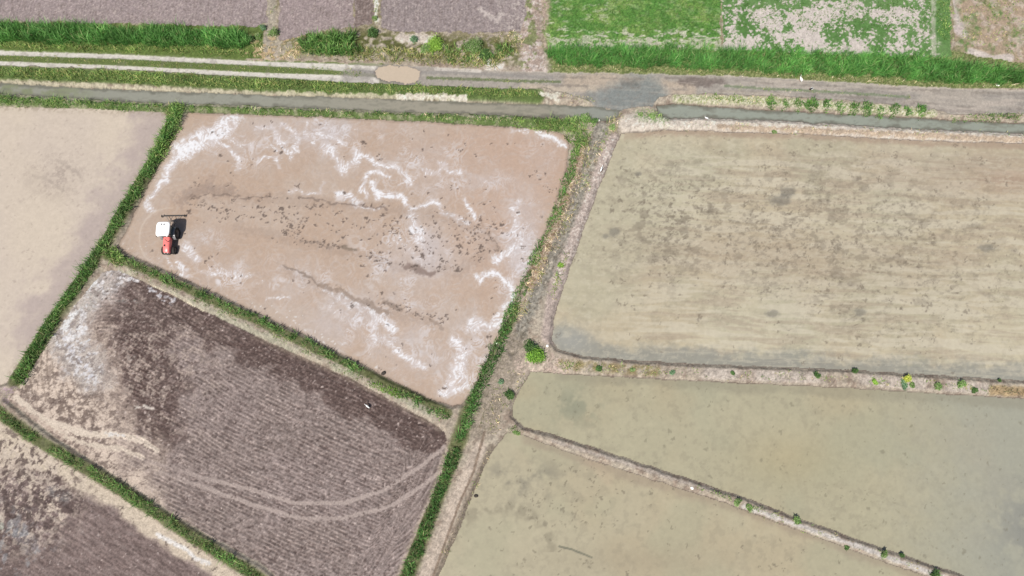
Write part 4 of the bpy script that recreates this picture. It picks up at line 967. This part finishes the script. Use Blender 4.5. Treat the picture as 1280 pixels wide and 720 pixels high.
# ------------------------------------------------------------------ bushes
M_bark = plain('stem_bark', (.11, .085, .05), .9)
def bush(u, v, r, h, pal, label, name='bush', squash=1.0, group=None, rot=0):
    X, Y = G(u, v); Z = gz(X, Y)
    e = bpy.data.objects.new(name, None); sc.collection.objects.link(e)
    e.location = (X, Y, Z); e.rotation_euler.z = rot; e.empty_display_size = .2
    tag(e, label, 'plant', group)
    n = int(260 + 1300 * r * r)
    # clumps of leaves through the crown's volume
    nc = 9 + int(10 * r)
    ca = RNG.normal(size=(nc, 3)); ca /= np.linalg.norm(ca, axis=1)[:, None]
    ca *= (RNG.random(nc) ** .4)[:, None] * .72
    ca[:, 2] = np.abs(ca[:, 2])
    ca[:, :2] *= (.6 + .8 * RNG.random((nc, 1)))
    k = RNG.integers(0, nc, n)
    off = RNG.normal(size=(n, 3)) * .26
    p = (ca[k] + off) * np.array([r, r * squash, h * .8]) + np.array([0, 0, h * .22])
    p[:, 2] = np.maximum(p[:, 2], .03)
    ls = .05 + .07 * RNG.random(n)
    an = RNG.random(n) * 2 * np.pi; ti = RNG.normal(size=n) * .5
    dx = np.stack([np.cos(an), np.sin(an), ti], 1); dn = np.stack([-np.sin(an), np.cos(an), RNG.normal(size=n) * .4], 1)
    a_ = p + dx * ls[:, None]; b_ = p + dn * ls[:, None] * .5; c_ = p - dx * ls[:, None]; d_ = p - dn * ls[:, None] * .5
    vs = np.stack([a_, b_, c_, d_], 1).reshape(-1, 3)
    pal = np.array(pal) * 1.5; tint = (.8 + .75 * RNG.random(nc))[k]
    col = np.repeat(pal[RNG.integers(0, len(pal), n)] * tint[:, None], 4, axis=0)
    np_mesh('foliage', vs, np.arange(n * 4), np.full(n, 4), col, M_leaf, False, e)
    # stems
    SV, SL = [], []
    for s in range(6):
        t = ca[s % nc] * np.array([r, r * squash, h * .8]) + np.array([0, 0, h * .2])
        w = .018 + .01 * r
        base = len(SV)
        for f, ww in ((0, w), (.5, w * .8), (1, w * .4)):
            cxyz = np.array([t[0] * f * (.6 + .4 * f), t[1] * f * (.6 + .4 * f), -.03 + t[2] * f])
            for g in range(5):
                SV.append(cxyz + np.array([math.cos(g * 1.2566), math.sin(g * 1.2566), 0]) * ww)
        for lv in range(2):
            for g in range(5):
                SL.append([base + lv * 5 + g, base + lv * 5 + (g + 1) % 5, base + lv * 5 + 5 + (g + 1) % 5, base + lv * 5 + 5 + g])
    np_mesh('stem', np.array(SV), np.array(SL).ravel(), np.full(len(SL), 4), None, M_bark, True, e)
    return e
B_D = [(.035, .075, .022), (.05, .1, .028), (.08, .13, .04)]
B_M = [(.07, .135, .03), (.1, .18, .045), (.15, .21, .08), (.2, .22, .12)]
B_Y = [(.16, .26, .04), (.2, .3, .06), (.11, .2, .03)]
B_G = [(.10, .17, .09), (.14, .2, .12), (.07, .13, .06)]
bush(330, 36, .42, .75, B_G, 'small grey green round bush beside the grassy path between grey plots', group='bushes north of the road')
bush(343, 43, .62, 1.0, B_M, 'round dark green bush at the foot of the grassy path, top', group='bushes north of the road')
bush(323, 48, .5, .5, B_M, 'flat light green bush left of the round bush by the reeds', group='bushes north of the road')
bush(316, 52, .45, .8, B_D, 'dark bush at the right end of the left reed band', group='bushes north of the road')
bush(546, 60, 1.2, 1.2, B_Y, 'large yellow green bush among the weeds north of the road', group='bushes north of the road')
bush(534, 64, .8, .8, B_M, 'mid green bush just left of the yellow green bush', group='bushes north of the road')
bush(592, 62, 1.25, 1.2, B_M, 'large mid green bush near the right end of the weeds', group='bushes north of the road')
bush(605, 72, .9, .8, B_D, 'dark green bush below the large mid green bush by the road', group='bushes north of the road')
bush(466, 44, .75, .8, B_D, 'dark green bush at the foot of the dark narrow plot', group='bushes north of the road')
bush(519, 52, .55, .8, B_G, 'grey green bush between pale bare soil and yellow green bush', group='bushes north of the road')
bush(469, 24, .35, .4, B_M, 'small bush on the pale strip between the grey plots', group='bushes north of the road')
bush(664, 435, .75, .9, B_D, 'dark green top bush where the banks meet beside the ditch')
bush(669, 446, 1.15, 1.0, [(.10,.20,.028),(.14,.25,.035),(.07,.14,.025)], 'bright green bushy clump where the banks meet, centre', squash=.8)
bush(637, 494, .6, .6, B_D, 'dark green bush on the ditch bank at the olive paddy corner')
bush(626, 478, .3, .35, B_G, 'pale grey green weed on the ditch bank above the dark bush')
for (u, v, r, h, pal, lab) in [
    (790,463,.3,.3,B_M,'low green plant on the bank below the pale bare stretch start'),
    (748,461,.4,.35,B_D,'dark plant on the reddish part of the bank right of the bright clump'),
    (840,466,.32,.35,B_G,'grey green plant on the right bank beside white soil'),
    (915,467,.25,.3,B_D,'tiny dark plant alone on the pale middle of the bank'),
    (1019,470,.42,.5,B_D,'near black green plant on the right bank, first of the dark pair'),
    (1067,464,.4,.5,B_D,'near black green plant at the water edge, second of the dark pair'),
    (1091,478,.4,.35,B_Y,'light yellow green plant between the dark pair and yellow bush'),
    (1132,475,.5,.6,[(.32,.34,.05),(.36,.36,.08),(.22,.27,.05)],'bright yellow bush on the right bank'),
    (1128,481,.55,.4,B_G,'grey green low plant just below the yellow bush'),
    (1138,482,.3,.3,B_M,'small green plant at the lower right of the yellow bush'),
    (1170,484,.55,.5,B_M,'rounded green plant on the lower edge of the right bank'),
    (1199,481,.5,.6,B_M,'tall green plant near the orange weeds on the right bank'),
    (1215,488,.4,.35,B_D,'low dark green plant between tall green plant and orange weeds'),
    (1248,476,.22,.25,B_D,'tiny dark weed at the water edge near the right frame'),
    (920,628,.5,.35,B_M,'bright green plant on the diagonal bank'),
    (935,634,.45,.3,B_M,'green plant just right of the bright plant on the diagonal bank'),
    (995,650,.45,.4,B_M,'lone green plant on the pale part of the diagonal bank'),
    (1058,683,.35,.3,B_D,'low dark plant on the lower edge of the diagonal bank'),
    (1103,692,.45,.5,B_M,'green plant on the diagonal bank two thirds along'),
    (1126,694,.25,.4,B_D,'dark slim plant at the upper water edge of the diagonal bank'),
    (1167,718,.6,.55,B_D,'dark green bush at the bottom end of the diagonal bank'),
    (646,540,.5,.35,B_M,'light green plant at the left start of the diagonal bank'),
    (800,146,.4,.3,B_M,'low green weed on the pale mound left of the right canal'),
    (815,148,.5,.35,B_M,'green weed patch on the pale mound beside the canal end'),
    (968,165,.4,.25,B_M,'flat green weed on the bank under the right canal'),
    (765,160,.5,.45,B_M,'green weed at the corner between the ditch and large paddy'),
    (731,150,.8,1.0,B_M,'tall leafy green clump at the corner of the foam streaked field'),
    (742,152,.5,.7,B_D,'dark green weed right of the leafy corner clump'),
    (700,332,.4,.35,B_Y,'yellow green weed on the ditch bank beside the large paddy')]:
    bush(u, v, r * .95, h * .75, pal, lab, squash=.6 + .5 * RNG.random(), rot=RNG.random() * 3, group='plants on the paddy banks')

# ------------------------------------------------------------------ mesh kit
class MB:
    def __init__(s): s.v = []; s.f = []
    def box(s, cx, cy, cz, sx, sy, sz, bev=0, taper=1.0, rz=0):
        x, y, z = sx / 2, sy / 2, sz / 2
        b = min(bev, x * .9, y * .9, z * .9)
        o = len(s.v); c_, s_ = math.cos(rz), math.sin(rz)
        rings = [(-z, b), (-z + b, 0), (z - b, 0), (z, b)] if b > 0 else [(-z, 0), (z, 0)]
        for (zz, ins) in rings:
            k = taper if zz > 0 else 1
            X, Y = (x - ins) * k, (y - ins) * k
            q = b if b > 0 else 0
            pts = [(X - q, -Y), (X, -Y + q), (X, Y - q), (X - q, Y), (-X + q, Y), (-X, Y - q), (-X, -Y + q), (-X + q, -Y)] if b > 0 else [(X, -Y), (X, Y), (-X, Y), (-X, -Y)]
            for (px, py) in pts: s.v.append((cx + px * c_ - py * s_, cy + px * s_ + py * c_, cz + zz))
        n = 8 if b > 0 else 4
        for r in range(len(rings) - 1):
            for k in range(n):
                s.f.append((o + r * n + k, o + r * n + (k + 1) % n, o + (r + 1) * n + (k + 1) % n, o + (r + 1) * n + k))
        s.f.append(tuple(o + k for k in reversed(range(n)))); s.f.append(tuple(o + (len(rings) - 1) * n + k for k in range(n)))
        return s
    def tube(s, p0, p1, r0, r1=None, n=10):
        r1 = r0 if r1 is None else r1
        p0, p1 = Vector(p0), Vector(p1); d_ = (p1 - p0).normalized()
        a = d_.orthogonal().normalized(); b = d_.cross(a); o = len(s.v)
        for p, r in ((p0, r0), (p1, r1)):
            for k in range(n):
                t = 2 * math.pi * k / n; s.v.append(tuple(p + a * math.cos(t) * r + b * math.sin(t) * r))
        for k in range(n): s.f.append((o + k, o + (k + 1) % n, o + n + (k + 1) % n, o + n + k))
        s.f.append(tuple(o + k for k in reversed(range(n)))); s.f.append(tuple(o + n + k for k in range(n)))
        return s
    def lathe_x(s, prof, n=32, cx=0, cy=0, cz=0):   # profile (x, r) about the X axis
        o = len(s.v)
        for (px, r) in prof:
            for k in range(n):
                t = 2 * math.pi * k / n; s.v.append((cx + px, cy + r * math.cos(t), cz + r * math.sin(t)))
        for i_ in range(len(prof) - 1):
            for k in range(n): s.f.append((o + i_ * n + k, o + i_ * n + (k + 1) % n, o + (i_ + 1) * n + (k + 1) % n, o + (i_ + 1) * n + k))
        return s
    def loft(s, rings):                              # closed rings of equal size
        o = len(s.v); n = len(rings[0])
        for r in rings: s.v.extend(r)
        for i_ in range(len(rings) - 1):
            for k in range(n): s.f.append((o + i_ * n + k, o + i_ * n + (k + 1) % n, o + (i_ + 1) * n + (k + 1) % n, o + (i_ + 1) * n + k))
        s.f.append(tuple(o + k for k in reversed(range(n)))); s.f.append(tuple(o + (len(rings) - 1) * n + k for k in range(n)))
        return s
    def build(s, name, mat, parent=None, smooth=False):
        me = bpy.data.meshes.new(name); me.from_pydata([tuple(p) for p in s.v], [], s.f)
        import bmesh
        bm = bmesh.new(); bm.from_mesh(me); bmesh.ops.recalc_face_normals(bm, faces=bm.faces); bm.to_mesh(me); bm.free()
        me.materials.append(mat)
        if smooth:
            for p in me.polygons: p.use_smooth = True
            me.set_sharp_from_angle(angle=R(40))
        o = bpy.data.objects.new(name, me); sc.collection.objects.link(o)
        if parent: o.parent = parent
        return o

# ------------------------------------------------------------------ tractor (built facing -Y)
M_red = plain('red_paint', (.66, .15, .135), .38, 0, .5, .14, 5)
M_roof = plain('white_roof_paint', (.80, .80, .80), .4, 0, .5, .04)
M_tyre = plain('muddy_tyre_rubber', (.035, .031, .028), .85, 0, .2, .35, 14)
M_rim = plain('muddy_rim_paint', (.12, .10, .085), .5, .2)
M_steel = plain('dark_steel', (.07, .065, .06), .55, .5)
M_grey = plain('grey_steel', (.23, .23, .23), .5, .4)
M_blk = plain('black_plastic', (.02, .02, .02), .5)
M_glass = plain('cab_glass', (.05, .065, .07), .08, 0, .6)
M_lamp = plain('lamp_lens', (.7, .7, .66), .15, 0, .6)
X, Y = G(215.6, 294.0)
T = bpy.data.objects.new('tractor', None); sc.collection.objects.link(T)
T.location = (X, Y, -.12); T.rotation_euler.z = R(1)
tag(T, 'red farm tractor with white cab roof working in the foam streaked mud', 'tractor')
# chassis
m = MB(); m.box(0, -.9, .72, .42, 2.9, .42, .05); m.box(0, .0, .72, 1.1, .3, .3, .05); m.box(0, -2.15, .55, 1.15, .16, .16, .03)
m.box(0, -2.62, .68, .5, .3, .34, .04)
m.build('chassis', M_steel, T)
# hood with rounded shoulders
rings = []
for (yy, w, zt, zb) in [(-.72, .44, 1.58, .92), (-1.3, .44, 1.56, .92), (-2.0, .42, 1.50, .9), (-2.5, .39, 1.42, .88), (-2.68, .33, 1.30, .9)]:
    rings.append([(w, yy, zb), (w, yy, zt - .16), (w - .07, yy, zt - .05), (w - .17, yy, zt), (-w + .17, yy, zt), (-w + .07, yy, zt - .05), (-w, yy, zt - .16), (-w, yy, zb)])
hood = MB().loft(rings).build('hood', M_red, T, True)
MB().box(0, -2.70, 1.07, .5, .04, .3, .01).build('grille', M_blk, hood)
for sx in (-1, 1): MB().box(sx * .19, -2.71, 1.22, .15, .05, .09, .015).build('headlight', M_lamp, hood)
MB().box(-.14, -1.8, 1.535, .2, .26, .04, .01).build('air_intake', M_blk, hood)
MB().tube((.3, -1.35, 1.4), (.3, -1.35, 2.25), .035).tube((.3, -1.35, 2.25), (.3, -1.25, 2.36), .035, .03).build('exhaust_pipe', M_steel, T, True)
# cab
cabm = MB()
posts = [(-.66, -.62), (.66, -.62), (-.72, .55), (.72, .55)]
for (px, py) in posts: cabm.tube((px, py, 1.0), (px * .96, py * .95, 2.5), .045, .04, 8)
cabm.box(0, -.02, 1.0, 1.36, 1.2, .1, .02); cabm.box(0, -.02, 2.47, 1.40, 1.2, .05, .01)
cabm.box(0, -.62, 1.3, 1.0, .05, .5, .01); cabm.box(0, .56, 1.22, 1.3, .05, .35, .01)
cab = cabm.build('cab_frame', M_blk, T)
MB().box(0, -.63, 1.98, 1.22, .02, .86).build('windscreen', M_glass, cab)
MB().box(0, .57, 1.94, 1.3, .02, .95).build('rear_window', M_glass, cab)
for sx in (-1, 1): MB().box(sx * .70, -.03, 1.75, .02, 1.05, 1.3).build('side_window', M_glass, cab)
# roof
rf = []
for (z, s_) in [(2.50, .93), (2.55, 1.0), (2.63, 1.0), (2.70, .95), (2.735, .84)]:
    ring = []
    for k in range(32):
        t = 2 * math.pi * k / 32; cc_, ss_ = math.cos(t), math.sin(t); e = .38
        ring.append((.84 * s_ * math.copysign(abs(cc_) ** e, cc_), .93 * s_ * math.copysign(abs(ss_) ** e, ss_), z))
    rf.append(ring)
roof = MB().loft(rf).build('roof', M_roof, T, True)
for sx in (-1, 1): MB().tube((sx * .17 - .02, .55, 2.72), (sx * .17 - .02, .55, 2.80), .1, .075, 16).build('roof_vent', M_blk, roof, True)
for sx in (-1, 1):
    MB().box(sx * .55, -.95, 2.55, .16, .08, .1, .01).build('work_light', M_lamp, roof)
    MB().tube((sx * .7, -.6, 1.9), (sx * .98, -.78, 1.95), .015, n=6).box(sx * 1.0, -.79, 1.95, .16, .03, .26, .01).build('mirror', M_blk, T)
MB().box(0, .1, 1.25, .5, .5, .14, .04).box(0, .34, 1.5, .5, .12, .5, .04).build('seat', M_blk, T)
MB().tube((0, -.52, 1.2), (0, -.36, 1.55), .02).lathe_x([(-.01, .17), (.01, .19), (.01, .15), (-.01, .17)], 16, 0, -.36, 1.55).build('steering_wheel', M_blk, T, True)
def wheel(cx, cy, r, w, lug):
    prof = [(-w * .3, r * .62), (-w * .5, r * .7), (-w * .5, r * .93), (-w * .42, r * .99), (0, r), (w * .42, r * .99), (w * .5, r * .93), (w * .5, r * .7), (w * .3, r * .62)]
    tm = MB().lathe_x(prof, 36, cx, cy, r)
    nl = lug
    for k in range(nl):
        for sx in (-1, 1):
            t0 = 2 * math.pi * (k + (.5 if sx > 0 else 0)) / nl
            o = len(tm.v); pts = []
            for (px, dt) in ((0, 0), (sx * w * .52, .22)):
                for rr_, da in ((r * .97, -.045), (r * 1.055, -.03), (r * 1.055, .03), (r * .97, .045)):
                    t = t0 + dt + da; tm.v.append((cx + px, cy + rr_ * math.cos(t), r + rr_ * math.sin(t)))
            for q_ in range(4): tm.f.append((o + q_, o + (q_ + 1) % 4, o + 4 + (q_ + 1) % 4, o + 4 + q_))
            tm.f.append((o, o + 1, o + 2, o + 3)); tm.f.append((o + 7, o + 6, o + 5, o + 4))
    ty = tm.build('wheel', M_tyre, T, True)
    MB().lathe_x([(-w * .32, r * .61), (-w * .2, r * .55), (-w * .05, r * .3), (-w * .05, .02), (w * .05, .02), (w * .05, r * .3), (w * .2, r * .55), (w * .32, r * .61)], 32, cx, cy, r).tube((cx - w * .35, cy, r), (cx + w * .35, cy, r), r * .13).build('rim', M_rim, ty, True)
for sx in (-1, 1):
    wheel(sx * .78, 0, .74, .40, 18); wheel(sx * .66, -2.15, .50, .28, 14)
    # rear mudguards
    fr = []
    for k in range(9):
        t = R(10 + k * 20); fr.append([(sx * .60 - .02, .84 * math.cos(t), .74 + .84 * math.sin(t)), (sx * .96, .84 * math.cos(t), .74 + .84 * math.sin(t)), (sx * .96, .87 * math.cos(t), .74 + .87 * math.sin(t)), (sx * .60 - .02, .87 * math.cos(t), .74 + .87 * math.sin(t))])
    MB().loft(fr).build('mudguard', M_grey, T)
    MB().box(sx * .62, -.55, .62, .26, .3, .05, .01).build('step', M_steel, T); MB().box(sx * .62, -.55, .86, .26, .26, .04, .01).build('step', M_steel, T)
MB().tube((-.3, .3, .75), (-.38, 1.5, .55), .03).tube((.3, .3, .75), (.38, 1.5, .55), .03).tube((0, .3, 1.0), (0, 1.5, .95), .025).build('lift_arm', M_steel, T)
# harrow is towed by, and separate from, the tractor
hz = bpy.data.objects.new('harrow', None); sc.collection.objects.link(hz)
hz.location = (X - .02, Y + .15, -.12); hz.rotation_euler = T.rotation_euler
tag(hz, 'dark steel levelling harrow with a wide bar hitched behind the tractor', 'harrow')
m = MB().box(0, 2.35, .42, 2.9, .11, .12, .02)
m.build('bar', M_steel, hz)
m = MB().box(0, 1.6, .5, .9, .08, .1, .01).tube((-.4, 1.6, .5), (-.9, 2.35, .42), .03).tube((.4, 1.6, .5), (.9, 2.35, .42), .03).tube((0, 1.6, .95), (0, 2.35, .45), .03).tube((-.35, 1.6, .5), (0, 1.6, 1.0), .03).tube((.35, 1.6, .5), (0, 1.6, 1.0), .03)
m.build('hitch_frame', M_grey, hz)
for k in range(15): MB().tube((-1.36 + k * .194, 2.35, .38), (-1.36 + k * .194, 2.42, .04), .016, .01, 6).build('tine', M_steel, hz)
for sx in (-1, 1): MB().box(sx * 1.46, 2.35, .36, .05, .3, .34, .01).build('end_plate', M_steel, hz)

# ------------------------------------------------------------------ birds
M_wf = plain('white_feathers', (.80, .79, .76), .8, 0, .2, .05, 30)
M_bf = plain('black_feathers', (.015, .015, .017), .6, 0, .3, .2, 30)
M_gf = plain('grey_feathers', (.30, .31, .32), .8, 0, .2, .08, 30)
M_leg = plain('orange_legs', (.45, .12, .05), .6)
def bird(u, v, rz, body_mat, wing_mat, label, s=1.0, neck_up=True):
    X, Y = G(u, v); Z = gz(X, Y)
    e = bpy.data.objects.new('bird', None); sc.collection.objects.link(e)
    e.location = (X, Y, Z); e.rotation_euler.z = R(rz); s *= .9; e.scale = (s, s, s)
    tag(e, label, 'bird', 'wading birds around the fields')
    nk = [(.30, .62, .062), (.36, .72, .040), (.37, .83, .033), (.38, .92, .036), (.42, .965, .045), (.47, .965, .034), (.49, .962, .012)] if neck_up else [(.30, .50, .062), (.38, .46, .040), (.44, .38, .033), (.48, .30, .036), (.52, .25, .045), (.56, .22, .034), (.58, .21, .012)]
    path = [(-.34, .50, .012), (-.28, .51, .055), (-.15, .535, .115), (0, .55, .145), (.14, .56, .135), (.24, .58, .095)] + nk
    rings = []
    for k, (py, pz, r) in enumerate(path):
        a = Vector((0, path[min(k + 1, len(path) - 1)][0] - path[max(k - 1, 0)][0], path[min(k + 1, len(path) - 1)][1] - path[max(k - 1, 0)][1])).normalized()
        n_ = Vector((0, -a.z, a.y))
        rings.append([tuple(Vector((0, py, pz)) + Vector((1, 0, 0)) * math.cos(2 * math.pi * j / 14) * r * .85 + n_ * math.sin(2 * math.pi * j / 14) * r) for j in range(14)])
    bd_ = MB().loft(rings).build('body', body_mat, e, True)
    hy, hz_ = path[-2][0], path[-2][1]
    dirv = Vector((0, .16, -.03)) if neck_up else Vector((0, .09, -.13))
    MB().tube((0, hy, hz_), (0, hy + dirv.y, hz_ + dirv.z), .016, .003, 8).build('beak', M_leg, e, True)
    for sx in (-1, 1):
        wr = []
        for (py, pz, w, hh) in [(.16, .60, .01, .03), (.08, .59, .03, .09), (-.1, .57, .035, .11), (-.26, .54, .03, .07), (-.42, .51, .01, .02)]:
            wr.append([(sx * (.125 if py > -.3 else .05) + math.cos(2 * math.pi * j / 10) * w, py, pz + math.sin(2 * math.pi * j / 10) * hh) for j in range(10)])
        MB().loft(wr).build('wing', wing_mat, e, True)
        MB().tube((sx * .06, 0, .46), (sx * .065, -.03, .24), .014, .010, 7).tube((sx * .065, -.03, .24), (sx * .065, 0, .01), .010, .008, 7).tube((sx * .065, 0, .012), (sx * .065, .09, .008), .007, .004, 6).tube((sx * .065, 0, .012), (sx * .1, .07, .008), .007, .004, 6).tube((sx * .065, 0, .012), (sx * .03, .07, .008), .007, .004, 6).build('leg', M_leg, e, True)
        MB().tube((sx * .028, hy - .02, hz_ + .012), (sx * .037, hy - .02, hz_ + .012), .008, n=8).build('eye', M_bf, e, True)
    return e
bird(460.5, 508.5, 50, M_wf, M_bf, 'white and black wading bird standing alone on the dark ploughed field')
bird(750.5, 215, -20, M_wf, M_bf, 'white and black wading bird on the ditch bank beside the large paddy', 1.05)
bird(999, 102, 15, M_wf, M_wf, 'all white long necked bird at the foot of the right reeds')
bird(1012, 114, 120, M_bf, M_wf, 'black and white bird standing on the dirt road below the white one', 1.0)
bird(882, 150, 70, M_wf, M_gf, 'white bird with grey wings on the pale bank of the right canal', .8)

# ------------------------------------------------------------------ stones and clods
M_stone = plain('pale_stone', (.72, .70, .66), .85, 0, .2, .2, 12)
M_clod = plain('dark_clod_soil', (.05, .042, .036), .95, 0, .1, .3, 14)
def stone(u, v, r, mat, name, label, cat, seed):
    X, Y = G(u, v); rr = random.Random(seed)
    rings = []
    for k in range(7):
        p = math.pi * (k + .35) / 7.6 ; ring = []
        for j in range(12):
            t = 2 * math.pi * j / 12; q_ = r * (1 + .22 * (rr.random() - .5) + .12 * math.sin(2 * t + seed))
            ring.append((q_ * math.sin(p) * math.cos(t) * 1.2, q_ * math.sin(p) * math.sin(t), -q_ * math.cos(p) * .6 + r * .35))
        rings.append(ring)
    o = MB().loft(rings).build(name, mat, None, False)
    o.location = (X, Y, gz(X, Y)); tag(o, label, cat, 'pale stones on the banks' if cat == 'stone' else 'dark clods')
stone(748, 150.5, .16, M_stone, 'stone', 'white stone on the canal bank at the corner of the foam streaked field', 'stone', 1)
stone(1245, 108, .19, M_stone, 'stone', 'white stone at the foot of the reeds near the right edge', 'stone', 2)
stone(864, 610, .16, M_stone, 'stone', 'white stone on the diagonal bank left of the green grass', 'stone', 3)
stone(622, 430, .15, M_stone, 'stone', 'small white stone beside the deep green grass down the centre', 'stone', 4)
stone(684, 433, .16, M_stone, 'stone', 'small pale stone just right of the bright green clump', 'stone', 5)
stone(479.5, 466.5, .24, M_clod, 'mud_clod', 'single dark lump of mud in the pinkish field near its lower bank', 'clod', 6)
stone(595, 620, .20, M_clod, 'mud_clod', 'dark lump of earth on the track edge beside the yellowish paddy', 'clod', 8)
